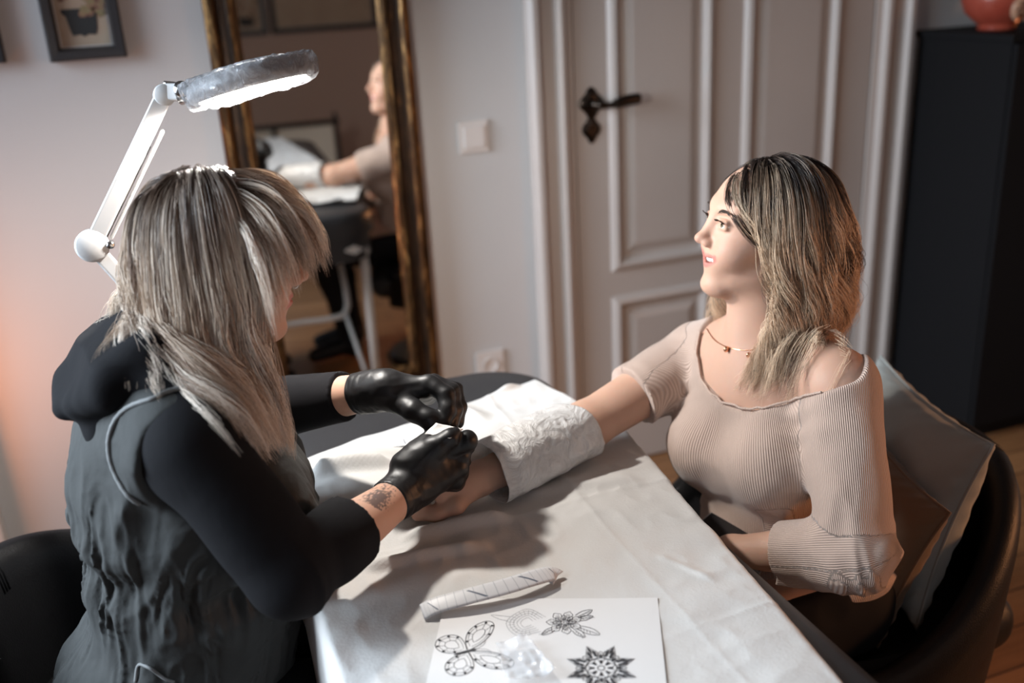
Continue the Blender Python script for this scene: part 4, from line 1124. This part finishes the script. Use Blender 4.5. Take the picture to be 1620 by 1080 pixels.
    coll.cone(nb, nh, .042, .046, k=.02)
    HB = SDF(.02); torso(HB, TR, P0, sc, zs, -.012); HB.cone(shR, elR, .046, .04); HB.cone(shL, elL, .046, .04); hoodcaps(HB, False)
    coll.pr += HB.pr+[p for p in Vs.pr if p[0] in 'ec' and p[1] == 'u']
    cap = SDF(.01); cap.at(aR, aH, hs); cap.ell((-.022, 0, .032), (.1005, .079, .0925), k=.02); cap.ell((-.045, 0, -.02), (.068, .074, .075), k=.02)
    cap.box((.068, 0, -.075), (.060, .12, .115), .02, rotm(0, math.radians(-12)), k=.01, op='s'); cap.at()
    cp = cap.obj('scalp', hm, o, .004); n = len(cp.data.vertices); vattr(cp, 't', np.full(n, .05)); vattr(cp, 'lock', np.full(n, .3)); vattr(cp, 'strand', np.full(n, .3))
    rg = np.random.default_rng(21); ro = []; di = []; ln = []; rb = []; db = []; lb = []
    while len(ro) < 640:
        d = rg.normal(size=3); d /= np.linalg.norm(d); p = np.array([-.022, 0, .032])+d*np.array([.099, .0775, .091]); x, y, z = p
        if z < -.045 or z < np.interp(x, [-.03, 0, .03, .055, .075], [-.045, -.02, .02, .05, .062]): continue
        w = hl(p); sd = 1 if y > 0 else -1
        if x > .0 and z > .045 and abs(y) < .066 and len(rb) < 420:
            v = np.array([1.-.85*min(abs(y)/.066, 1)**2, y*2.5, -.6]); v -= d*v.dot(d)*.9; rb.append(w); db.append(aR @ v); lb.append(.24); continue
        if x > .045: continue
        v = np.array([.10 if x > -.06 else -.3, sd*.9, -1.]); v -= d*v.dot(d)*.9
        ro.append(w); di.append(aR @ v); ln.append(.52)
    def comb(P, s):
        q = local(P, aR, aH, hs); f = np.zeros_like(P); near = np.clip((P[:, 0]-.112)/.012, 0, 1)*(q[:, 2] < .05)
        f[:, 0] += .16*((q[:, 2] < -.06) & (P[:, 0] < .10))-near*1.3; return f
    n1 = len(ro); jt = rg.uniform(-.02, .015, n1)
    def trim(P): return P[:, 2] < np.interp(P[:, 0], [-.09, -.04, 0, .06, .13], [1.12, 1.095, 1.07, 1.025, .95])+jt
    G = hair_sim(np.array(ro), np.array(di), np.array(ln), coll, stiff=.80, comb=comb, margin=rg.uniform(.0, .006, n1), seed=5, trim=trim)
    hair_mesh('hair', G, hm, o, per=20, r0=.006, r1=.0075, rad=.00040, waves=(.0065, 9), seed=8, fly=.06)
    n2 = len(rb); jt2 = rg.uniform(-.004, .006, n2)
    def trim2(P): q = local(P, aR, aH, hs); return q[:, 2] < np.interp(q[:, 0], [.03, .05, .07, .125, .15], [-.12, -.045, .000, .028, .040])+jt2
    mg = rg.uniform(.003, .024, n2)
    G = hair_sim(np.array(rb), np.array(db), np.array(lb), coll, ds=.006, stiff=.86, grav=.8, margin=mg, seed=6, trim=trim2)
    hair_mesh('fringe', G, hm, o, per=18, r0=.006, r1=.0055, rad=.00038, waves=(.001, 3), seed=9, fly=.03)
    return o
AR = artist()
# ================================================================ lamp
lampw = Mat('white_lamp_enamel', (.46, .46, .46), .35); lampw.bump(lampw.noise(40, 2), .02, .001)
lampg = Mat('grey_lamp_housing', (.24, .24, .25), .4); lampg.bump(lampg.noise(40, 2), .02, .001)
chrome = Mat('chrome', (.6, .6, .6), .18, 1.0); chrome.bump(chrome.noise(60, 2), .02, .001)
ringe = Mat('lit_ring_tube', (1, 1, 1), .4, emit=(1.0, .96, .90), estr=9.)
film = Mat('crinkled_cling_film', (.34, .35, .37), .14, spec=.9, alpha=.42)
fn_ = film.noise(38, 6, .7, None, 1.5); film.bump(fn_, 1.0, .012); film.link(film.ramp(fn_, [(.35, (.22, .22, .22)), (.62, (.75, .75, .75))]), 'Alpha')
def lamp():
    c = P3(395, 123, 1.42); jt = P3(262, 146, 1.44); el = P3(146, 388, 1.46); lo = np.array([.098, 1.50, .83])
    s = empty('magnifier_lamp', (.10, 1.50, .75), 'white jointed magnifying lamp, its round head wrapped in cling film, above the blonde artist', 'lamp')
    ax = P3(492, 92, 1.40)-P3(292, 152, 1.44); ax /= np.linalg.norm(ax); up = np.array([0, .10, 1.]); up -= ax*up.dot(ax); up /= np.linalg.norm(up); Rm = np.array([ax, np.cross(up, ax), up]).T
    M = Matrix([[*Rm[i], c[i]] for i in range(3)]+[[0, 0, 0, 1]])
    BM().lathe([(.052, .010), (.060, .014), (.078, .013), (.088, .007), (.092, -.004), (.091, -.014), (.086, -.018), (.084, -.012), (.060, -.010), (.054, -.004), (.052, .010)], 64, M).obj('head_housing', lampg, s, True)
    BM().tube([(M @ Vector((.072*math.cos(a), .072*math.sin(a), -.016)))[:] for a in np.linspace(0, 2*PI, 49)[:-1]], .0065, 12, closed=True).obj('ring_light', ringe, s, True)
    gl = Mat('lens_glass', (.9, .93, .95), .03, alpha=.35); BM().lathe([(0, .007), (.03, .006), (.052, .002), (.052, -.002), (.03, -.004), (0, -.005)], 40, M).obj('lens', gl, s, True)
    # film wrap: crinkled shell round the head
    V = []; F = []; nu, nv = 150, 46
    for j in range(nv):
        t = j/(nv-1); ph = t*2*PI
        for i in range(nu):
            a = 2*PI*i/nu; rr = .0955+.0045*math.cos(ph); zz = .001+.0190*math.sin(ph)
            # closed sleeve: top face, rim, underside
            if t < .36: u = t/.36; rr = .046+.048*u; zz = .0140-.003*u*u
            elif t < .62: u = (t-.36)/.26; rr = .094+.0025*math.sin(PI*u); zz = .0110-.028*u
            else: u = (t-.62)/.38; rr = .094-.030*u; zz = -.0175-.003*math.sin(PI*u)
            V.append((rr*math.cos(a), rr*math.sin(a), zz))
    V = np.array(V); n1 = ridge(V*np.array([1, 1, 1.]), 55, 2)*.0030+ridge(V, 120, 6)*.0016; low = sstep(-.014, -.018, V[:, 2])*(.5+.5*vnoise(V, 30, 4))
    V = V*(1+(n1*.9)[:, None]/.09*[1, 1, 0])+np.c_[n1*0, n1*0, n1-low*.008]
    V = (V @ Rm.T)+c
    for j in range(nv-1):
        for i in range(nu): F.append((j*nu+i, j*nu+(i+1) % nu, (j+1)*nu+(i+1) % nu, (j+1)*nu+i))
    build('film_wrap', V, F, film, s)
    # fork between head and arm
    hub = P3(296, 150, 1.435); b = BM().tube([hub-ax*.012, hub+ax*.012], .012, 16).tube(spline([jt+[0, 0, .012], P3(282, 136, 1.435), hub], 10), .0045, 8)
    b.tube([P3(287, 138, 1.43)+[0, -.012, 0], P3(287, 150, 1.43)+[0, .012, 0]], .011, 18); b.obj('swivel', chrome, s, True)
    def bar(p, q, w, h, name):
        p = np.array(p); q = np.array(q); d = q-p; L = np.linalg.norm(d); d /= L; sdv = ray(200, 300); sdv = sdv-d*sdv.dot(d); sdv /= np.linalg.norm(sdv); up_ = np.cross(sdv, d)
        MM = Matrix([[d[i], sdv[i], up_[i], (p[i]+q[i])/2] for i in range(3)]+[[0, 0, 0, 1]])
        return BM().box((-L/2, -w/2, -h/2), (L/2, w/2, h/2), .004, MM)
    dv = (el-jt)/np.linalg.norm(el-jt)
    A = bar(jt+dv*.005, el-dv*.01, .024, .024, 'a').obj('upper_arm', lampw, s)
    off = np.cross(dv, ray(200, 300)); off /= np.linalg.norm(off); off = off if off[0] > 0 else -off
    bar(jt+dv*.05+off*.0190, el-dv*.02+off*.0190, .016, .006, 'a').obj('parallel_bar', lampw, A)
    BM().tube([jt+dv*.08+off*.012, el-dv*.02+off*.012], .0022, 8).obj('tension_rod', chrome, A, True)
    def disc(c_, r, name, mat, par, t=.015):
        n = ray(200, 300); n = n/np.linalg.norm(n); return BM().tube([c_-n*t, c_-n*(t-.003), c_+n*(t-.003), c_+n*t], [r*.86, r, r, r*.86], 28).obj(name, mat, par, True)
    k1 = BM(); k1.V = []; disc(jt+dv*.005, .0155, 'head_joint', lampw, s, .013); bar(jt+[.0, 0, .0], P3(290, 146, 1.436), .020, .024, 'a').obj('head_bracket', lampw, s)
    disc(el, .024, 'elbow_joint', lampw, s, .016); disc(el+off*.022-dv*.012, .006, 'joint_bolt', chrome, s, .017)
    dl = (lo-el)/np.linalg.norm(lo-el); L_ = bar(el+dl*.01, lo+dl*.02, .022, .022, 'a').obj('lower_arm', lampw, s)
    # clamp on the bench edge, hidden behind the artist
    cl = BM().tube([lo+dl*.01, lo+[0, 0, -.04], (.101, lo[1], .80), (.101, lo[1], .765)], .009, 12); cl.obj('clamp_pin', chrome, s, True)
    BM().box((.088, lo[1]-.02, .752), (.135, lo[1]+.02, .768), .003).box((.088, lo[1]-.02, .640), (.100, lo[1]+.02, .768), .003).obj('clamp', lampw, s)
    point('magnifier_lamp_light', M @ Vector((0, 0, -.028)), LAMP_W, (1.0, .95, .89), .020)
    return s
LAMP_W = 21.
lamp()

# ================================================================ tub chairs
def tub(name, c, heading, R0, ztop, zarm, label, seatz=.40, span=2.25, thick=.055):
    s = empty(name, (c[0], c[1], 0), label, 'chair'); ch, sh = math.cos(heading), math.sin(heading)
    def W(x, y, z): return (c[0]+ch*x-sh*y, c[1]+sh*x+ch*y, z)
    n = 64; prof = []
    V = []; F = []
    for i in range(n+1):
        th = PI+span*(2*i/n-1); q = abs(2*i/n-1); zt = ztop-(ztop-zarm)*sstep(.25, .95, q)-.03*sstep(.93, 1, q); e = 1-.5*sstep(.955, 1., q)
        ring = []
        for (dr, z) in ((-.5, seatz-.13), (-.52, seatz+.05), (-.50, zt-.06), (-.46, zt-.030), (-.28, zt-.006), (0, zt), (.28, zt-.006), (.46, zt-.030), (.50, zt-.06), (.46, seatz), (.35, seatz-.13)):
            r = R0*(1+.05*(z-seatz)/.3)+dr*thick*e; yy = math.sin(th)*r; xx = math.cos(th)*r
            if abs(th-PI) > PI/2: xx = xx*1.12
            ring.append(W(xx, yy, z))
        V += ring
    m = 11
    for i in range(n):
        for k in range(m): F.append((i*m+k, i*m+(k+1) % m, (i+1)*m+(k+1) % m, (i+1)*m+k))
    F += [tuple(range(m)), tuple(n*m+k for k in range(m))]
    sh_ = BM(); sh_.add(V, F); back = sh_.obj('backrest', leath, s, True)
    for q in (-.24, .24):                                         # stitched cross seams
        for dq in (-.012, .0, .012):
            i = int((q+dq+1)/2*n); i = min(max(i, 0), n); f = (q+dq+1)/2*n-i
            pts = [np.array(V[i*m+k])*(1-f)+np.array(V[min(i+1, n)*m+k])*f for k in range(2, 8)]; cc = np.mean(pts, 0)
            BM().tube([p+(p-cc)*.004 for p in pts], .0018, 6).obj('seam', leath, back, True)
    S_ = SDF(.02); S_.box((c[0], c[1], seatz-.045), (R0*.93, R0*.86, .055), .05, rotm(heading)); S_.obj('seat', leath, s, .008)
    BM().tube([W(0, 0, seatz-.10), W(0, 0, .05)], [.028, .028], 20).obj('column', chrome, s, True)
    BM().lathe([(0, .05), (.05, .048), (.22, .022), (.24, .012), (.24, 0), (0, 0)], 40, None, (c[0], c[1], 0)).obj('base', blackiron, s, True)
    return s
tub('tub_chair', (.985, 1.275), math.radians(190), .30, .69, .465, 'black leather tub chair with two cushions, under the smiling woman', .425)
tub('tub_chair', (-.085, 1.36), math.radians(-4), .275, .715, .60, 'black leather tub chair with stitched seams behind the blonde artist', .46, 1.9)

# ================================================================ cushions
def cushion(c, U, V_, half, T, mat, label, seed, wr=.006, pinch=.10):
    U = np.array(U, float); U /= np.linalg.norm(U); V_ = np.array(V_, float); V_ -= U*V_.dot(U); V_ /= np.linalg.norm(V_); Nn = np.cross(U, V_)
    n = 90; Vs = []; F = []; hu, hv = half
    for sd in (1, -1):
        for j in range(n+1):
            for i in range(n+1):
                u = 2*i/n-1; v = 2*j/n-1
                w = (max(0, (1-u**2))*max(0, (1-v**2)))**.42; x = hu*u*(1-pinch*(1-v*v)*abs(u)**3); y = hv*v*(1-pinch*(1-u*u)*abs(v)**3)
                p = np.array([x, y, 0]); cr = wr*w**.3*(vnoise(np.array([[x, y, seed]]), 14)[0]+.8*ridge(np.array([[x*1.5+y, y-x*.4, seed]]), 10)[0])*(1 if w > .02 else 0)
                edge = min(1-abs(u), 1-abs(v)); cr += .004*math.sin((u+v)*26+seed)*math.exp(-edge*14)*(w > .01)
                Vs.append(np.array(c)+U*x+V_*y+Nn*sd*(T*w+cr*.9+.0008))
    m = n+1
    for s_ in (0, 1):
        o = s_*m*m
        for j in range(n):
            for i in range(n):
                f = (o+j*m+i, o+j*m+i+1, o+(j+1)*m+i+1, o+(j+1)*m+i); F.append(f if s_ == 0 else f[::-1])
    bord = [i for i in range(n)]+[j*m+n for j in range(n)]+[n*m+i for i in range(n, 0, -1)]+[j*m for j in range(n, 0, -1)]
    for a, b in zip(bord, bord[1:]+bord[:1]): F.append((a, a+m*m, b+m*m, b))
    s = build('cushion', Vs, F, mat); tag(s, label, 'cushion')
    pts = [(Vs[a]+Vs[a+m*m])/2 for a in bord[::3]]
    BM().tube(pts, .0028, 8, closed=True).obj('piping', mat, s, True); return s
greym = Mat('sage_grey_linen', (.25, .265, .255), .85, sheen=.2); greym.col(greym.mix(greym.noise(6, 4), (.22, .235, .225), (.30, .31, .295))).bump(greym.noise(350, 2), .3, .0006).bump(greym.noise(20, 4), .3, .005)
brownm = Mat('olive_brown_cotton', (.14, .085, .048), .8, sheen=.2); brownm.bump(brownm.noise(350, 2), .3, .0006).bump(brownm.noise(16, 4), .4, .006)
cushion((1.150, 1.240, .615), (-.12, -.37, .02), (-.10, .03, -.34), (.215, .165), .06, greym, 'sage grey cushion leaning on the back of the right tub chair', 1.3)
cushion((1.030, 1.165, .590), (-.06, -.34, -.05), (-.08, .05, -.30), (.135, .135), .05, brownm, 'olive brown cushion behind the smiling woman, in front of the grey one', 4.1)

# ================================================================ things on the bench
paperw = Mat('white_flash_paper', (.70, .69, .68), .6); paperw.bump(paperw.noise(120, 2), .04, .0005)
inkm = Mat('black_ink_line', (.03, .03, .035), .6); inkm.bump(inkm.noise(90, 2), .02, .0003)
inkg = Mat('grey_ink_wash', (.26, .26, .27), .7); inkg.bump(inkg.noise(90, 2), .02, .0003)
PZ = .7530
p0 = np.array([.263, 1.048]); pu = np.array([.243, -.113]); pu /= np.linalg.norm(pu); pv = np.array([pu[1], -pu[0]])
def pw(u, v, h=0.): q = p0+pu*u+pv*v; return (q[0], q[1], PZ+h)
pap = empty('flash_sheet', (*(p0+pu*.134+pv*.095), PZ), 'white sheet printed with a butterfly, a flower and a star, lying on the bench', 'paper')
V = []; F = []
for j in range(21):
    for i in range(27):
        u, v = .268*i/26, .190*j/20; V.append(pw(u, v, .0010*math.exp(-((u-.268)**2+v**2)/.002)+.0015*math.exp(-(u**2+v**2)/.002)))
for j in range(20):
    for i in range(26): F.append((j*27+i, j*27+i+1, (j+1)*27+i+1, (j+1)*27+i))
o = build('sheet', V, F, paperw, pap, False); o.modifiers.new('t', 'SOLIDIFY').thickness = .0003
class Ink:
    def __init__(s, cu, cv, sc, rot=0, h=.0007): s.b = BM(); s.c = (cu, cv); s.sc = sc; s.rot = rot; s.h = h
    def T(s, p):
        x, y = p[0]*s.sc, p[1]*s.sc; c, q = math.cos(s.rot), math.sin(s.rot); return s.c[0]+x*c-y*q, s.c[1]+x*q+y*c
    def line(s, pts, w=.0007, close=False, sm=True):
        pts = [s.T(p) for p in pts]
        if close: pts = pts+[pts[0]]
        if sm and len(pts) > 2: pts = [tuple(p) for p in spline(pts, len(pts)*5)]
        V = []; n = len(pts)
        for i in range(n):
            a = np.array(pts[max(i-1, 0)]); b = np.array(pts[min(i+1, n-1)]); d = b-a; d /= np.linalg.norm(d)+1e-9; nr = np.array([-d[1], d[0]])*w/2
            for sg in (1, -1): q = np.array(pts[i])+nr*sg; V.append(pw(q[0], q[1], s.h))
        s.b.add(V, [(2*i, 2*i+1, 2*i+3, 2*i+2) for i in range(n-1)]); return s
    def fill(s, pts, sm=False):
        pts = [s.T(p) for p in pts]; c = np.mean(pts, 0); V = [pw(c[0], c[1], s.h)]+[pw(p[0], p[1], s.h) for p in pts]; n = len(pts)
        s.b.add(V, [(0, 1+i, 1+(i+1) % n) for i in range(n)]); return s
    def obj(s, name, mat): return s.b.obj(name, mat, pap)
def pol(r, a): return (r*math.cos(a), r*math.sin(a))
def puv(px, py): q = atz(px, py, PZ)[:2]-p0; return float(q @ pu), float(q @ pv)
# butterfly with patterned wings
I = Ink(*puv(742, 1030), .034, -.40)
for sg in (1, -1):
    up = [(.05, .05*sg), (.50, .22*sg), (.98, .60*sg), (1.25, 1.08*sg), (1.08, 1.36*sg), (.62, 1.28*sg), (.24, .98*sg), (.02, .5*sg), (-.02, .1*sg)]
    lo_ = [(-.05, .08*sg), (-.02, .5*sg), (-.12, .92*sg), (-.45, 1.12*sg), (-.85, 1.02*sg), (-1.02, .68*sg), (-.88, .30*sg), (-.48, .08*sg), (-.1, .04*sg)]
    for w in (up, lo_):
        I.line(w, .0009); cc = np.mean(w, 0); I.line([tuple(cc+(np.array(p)-cc)*.78) for p in w], .0005)
        I.line([tuple(cc+(np.array(p)-cc)*.45) for p in w], .0006, True)
        for p in w[2:8]: I.line([tuple(cc+(np.array(p)-cc)*.48), tuple(cc+(np.array(p)-cc)*.96)], .0005, sm=False); q = cc+(np.array(p)-cc)*.88; I.fill([tuple(q+np.array(pol(.055, t))) for t in np.linspace(0, 2*PI, 9)[:-1]])
I.fill([(.30, 0), (.2, .06), (-.2, .07), (-.5, .03), (-.55, 0), (-.5, -.03), (-.2, -.07), (.2, -.06)]); I.line([(.3, 0), (.55, .12), (.7, .3)], .0005); I.line([(.3, 0), (.55, -.12), (.7, -.3)], .0005)
I.obj('butterfly_drawing', inkm)
# flower with leaves
def flower(I, wl):
    for r0_, n_, a0, wd in ((.36, 6, .0, .30), (.62, 8, .3, .30), (.95, 7, .1, .34)):
        for k in range(n_):
            a = a0+2*PI*k/n_; I.line([pol(r0_*.45, a-wd*.5), pol(r0_*.85, a-wd), pol(r0_*1.05, a-wd*.3), pol(r0_*1.12, a), pol(r0_*1.0, a+wd*.4), pol(r0_*.85, a+wd), pol(r0_*.45, a+wd*.5)], wl)
            for q in (-.12, .0, .12): I.line([pol(r0_*.62, a+q), pol(r0_*.88, a+q)], wl*.6, sm=False)
    I.line([pol(.02+.018*t, t*.9) for t in range(16)], wl)
I = Ink(*puv(893, 985), .021, .4); flower(I, .0007)
for a, L in ((-1.05, 2.0), (-.75, 1.75), (.45, 1.8), (2.0, 1.7), (.1, 2.3)):
    I.line([pol(.9, a-.18), pol(L*.75, a-.16), pol(L, a), pol(L*.75, a+.16), pol(.9, a+.18)], .0008); I.line([pol(.9, a), pol(L*.95, a)], .0006, sm=False)
    for k in range(4): I.line([pol(1.05+.2*k, a), pol(1.2+.2*k, a+.10)], .0005, sm=False)
I.obj('flower_drawing', inkm)
I = Ink(*puv(835, 985), .022, .2, .0006)
for k in range(5): I.line([pol(.3+.2*k, .6), pol(.45+.2*k, 1.8), pol(.4+.2*k, 3.), pol(.45+.2*k, 4.4), pol(.3+.2*k, 5.6)], .0005)
for a in np.linspace(1.2, 5., 16): I.line([pol(.7, a), pol(1.12, a)], .0004, sm=False)
I.line([(-1.1, .1), (-1.7, 0), (-2.2, -.25), (-1.7, -.3), (-1.1, -.3)], .0006); I.obj('shading_drawing', inkg)
# eight pointed star mandala
I = Ink(*puv(951, 1057), .0335, .38)
for k in range(8):
    a = 2*PI*k/8
    I.fill([pol(1.22, a), pol(1.02, a-.055), pol(.80, a-.015), pol(.80, a+.015), pol(1.02, a+.055)])
    for sg in (1, -1):
        I.fill([pol(1.0, a+sg*.075), pol(.86, a+sg*.19), pol(.60, a+sg*.20), pol(.62, a+sg*.06), pol(.8, a+sg*.04)])
    I.line([pol(.55, a-.33), pol(.85, a-.24), pol(1.25, a), pol(.85, a+.24), pol(.55, a+.33)], .0008, sm=False)
    b_ = a+PI/8; I.line([pol(.50, b_-.25), pol(.74, b_-.12), pol(.86, b_), pol(.74, b_+.12), pol(.50, b_+.25)], .0008); I.fill([pol(.78, b_), pol(.60, b_-.10), pol(.50, b_), pol(.60, b_+.10)])
    I.line([pol(.22, a-.3), pol(.40, a-.22), pol(.50, a), pol(.40, a+.22), pol(.22, a+.3)], .0007); I.fill([pol(.44, b_), pol(.33, b_-.18), pol(.20, b_), pol(.33, b_+.18)])
I.line([pol(.52, t) for t in np.linspace(0, 2*PI, 25)[:-1]], .0011, True); I.line([pol(.12, t) for t in np.linspace(0, 2*PI, 13)[:-1]], .001, True)
I.obj('star_drawing', inkm)

# backing strips of dressing film with a printed ruler grid
stripm = Mat('printed_backing_strip', (.62, .62, .63), .45)
u_ = stripm.attr('su'); v_ = stripm.attr('sv')
g1 = stripm.math('LESS_THAN', stripm.math('FRACT', stripm.math('MULTIPLY', u_, 22.)), .10)
g2 = stripm.math('LESS_THAN', stripm.math('ABSOLUTE', stripm.math('SUBTRACT', stripm.math('FRACT', stripm.math('ADD', stripm.math('MULTIPLY', u_, 4.2), stripm.math('MULTIPLY', v_, -.45))), .35)), .030)
g3 = stripm.math('LESS_THAN', stripm.math('ABSOLUTE', stripm.math('SUBTRACT', v_, .5)), .33); g2 = stripm.math('MULTIPLY', g2, g3)
stripm.col(stripm.mix(g2, stripm.mix(stripm.math('MULTIPLY', g1, .45), (.62, .62, .63), (.25, .27, .30)), (.10, .12, .16))); stripm.bump(stripm.noise(60, 3), .15, .001)
def strip(pts, w, tilt, label, name='backing_strip', dark=False):
    c = spline(pts, 60); V = []; F = []; nv = 7
    for i in range(60):
        t = c[min(i+1, 59)]-c[max(i-1, 0)]; t /= np.linalg.norm(t); sd = np.cross(t, [0, 0, 1.]); sd /= np.linalg.norm(sd); up = np.cross(sd, t)
        for j in range(nv): q = (j/(nv-1)-.5)*w; V.append(c[i]+sd*q*math.cos(tilt)+up*q*math.sin(tilt)+up*(.0012*(1-(2*j/(nv-1)-1)**2)))
    for i in range(59):
        for j in range(nv-1): F.append((i*nv+j, i*nv+j+1, (i+1)*nv+j+1, (i+1)*nv+j))
    o = build(name, V, F, stripm); vattr(o, 'su', np.repeat(np.linspace(0, 1, 60), nv)); vattr(o, 'sv', np.tile(np.linspace(0, 1, nv), 60))
    o.modifiers.new('t', 'SOLIDIFY').thickness = .0004; return tag(o, label, 'strip')
def Z(px, py, z): return atz(px, py, z)
strip([Z(668, 968, .757), Z(690, 957, .763), Z(740, 943, .768), Z(800, 927, .770), Z(850, 912, .768), Z(874, 907, .764), Z(880, 914, .757)], .026, -.25, 'curled strip of printed backing paper lying behind the flash sheet')
strip([Z(626, 700, .772), Z(660, 697, .778), Z(690, 696, .780), Z(712, 693, .782)], .022, -.2, 'short printed backing strip on the sheet under the gloved hands')
cfm = Mat('clear_film', (.75, .77, .80), .12, spec=.8, alpha=.28); cfm.bump(cfm.noise(50, 4), .6, .004)
def crumple(name, corners, amp, mat, label, n=26, seed=0., cat='film'):
    a, b, c, d = [np.array(q) for q in corners]; V = []; F = []
    for j in range(n+1):
        for i in range(n+1):
            u, v = i/n, j/n; p = a*(1-u)*(1-v)+b*u*(1-v)+c*u*v+d*(1-u)*v; V.append(p)
    V = np.array(V); V[:, 2] += amp*(ridge(V, 38, seed)*.6+ridge(V, 80, seed+3)*.3+.5)
    for j in range(n):
        for i in range(n): F.append((j*(n+1)+i, j*(n+1)+i+1, (j+1)*(n+1)+i+1, (j+1)*(n+1)+i))
    o = build(name, V, F, mat); o.modifiers.new('t', 'SOLIDIFY').thickness = .0003; return tag(o, label, cat)
crumple('film_scrap', (Z(785, 1022, .757), Z(832, 1012, .757), Z(880, 1070, .757), Z(800, 1085, .757)), .010, cfm, 'small crumpled piece of clear film lying on the flash sheet', seed=2.)
whf = Mat('white_film_paper', (.70, .69, .67), .4); whf.bump(whf.noise(60, 2), .1, .001)
crumple('peeled_film', (P3(672, 688, 1.372), P3(690, 671, 1.380), P3(733, 681, 1.372), P3(712, 696, 1.352)), .002, whf, 'small white corner of film pinched between the black gloves', n=10, seed=5.)

# dressing wrapped round the client's forearm
wrapm = Mat('white_dressing_film', (.74, .73, .72), .28, spec=.6, alpha=.93)
wn = wrapm.noise(26, 5, .65, None, 1.2); wrapm.bump(wn, .9, .008); wrapm.bump(wrapm.noise(90, 3), .4, .002)
wrapm.link(wrapm.ramp(wn, [(.3, (.72,)*3), (.6, (.97,)*3)]), 'Alpha')
def wrap():
    a = np.array([.405, 1.262, .803]); b = np.array([.560, 1.322, .806]); ax = (b-a)/np.linalg.norm(b-a); upv = np.array([0, 0, 1.]); upv -= ax*upv.dot(ax); upv /= np.linalg.norm(upv); sd = np.cross(ax, upv)
    nu, nv = 110, 80; V = []
    for j in range(nv):
        t = j/(nv-1); c = a+(b-a)*(t*1.10-.05)
        for i in range(nu):
            th = 2*PI*i/nu; r = .040+.006*t
            x, z = math.cos(th), math.sin(th); e = 1+.30*max(0, math.cos(th-math.radians(-35)))**8*(1.1-t*.6)+.16*max(0, math.cos(th-math.radians(150)))**6
            p = c+sd*x*r*e*1.03+upv*z*r*e*.98
            # slanted ends
            p = p+ax*(.018*math.cos(th-math.radians(-20))*(t-.15))
            V.append(p)
    V = np.array(V); cc = np.repeat(np.array([a+(b-a)*(j/(nv-1)*1.10-.05) for j in range(nv)]), nu, axis=0); n = V-cc; n /= np.linalg.norm(n, axis=1)[:, None]
    q = np.c_[V @ ax*16, V @ sd*34, V @ upv*34]; V = V+n*((ridge(q, 1., 3)*.0022+ridge(V, 70, 5)*.0011))[:, None]; V[:, 2] = np.maximum(V[:, 2], .7575)
    F = [(j*nu+i, j*nu+(i+1) % nu, (j+1)*nu+(i+1) % nu, (j+1)*nu+i) for j in range(nv-1) for i in range(nu)]
    o = build('dressing_wrap', V, F, wrapm); o.modifiers.new('t', 'SOLIDIFY').thickness = .0005
    return tag(o, 'white translucent dressing wrapped around the forearm of the smiling woman', 'dressing')
wrap()

# phone in the lap
phm = Mat('phone_black_glass', (.015, .015, .017), .12); phm.bump(phm.noise(30, 2), .01, .0003)
phe = Mat('phone_grey_edge', (.35, .34, .34), .3, .7); phe.bump(phe.noise(30, 2), .02, .0003)
pc = P3(1162, 858, 1.55); px_ = P3(1195, 878, 1.53)-P3(1118, 833, 1.58); px_ /= np.linalg.norm(px_); pn = np.array([.1, -.35, 1.]); pn -= px_*pn.dot(px_); pn /= np.linalg.norm(pn); py_ = np.cross(pn, px_)
MP = Matrix([[px_[i], py_[i], pn[i], pc[i]] for i in range(3)]+[[0, 0, 0, 1]])
s = empty('phone', pc, 'black phone with a pale edge in the lap of the smiling woman, beside the bench', 'phone')
BM().box((-.065, -.033, -.004), (.065, .033, .003), .003, MP).obj('case', phe, s)
BM().box((-.062, -.030, .0025), (.062, .030, .0042), .001, MP).obj('screen', phm, s)
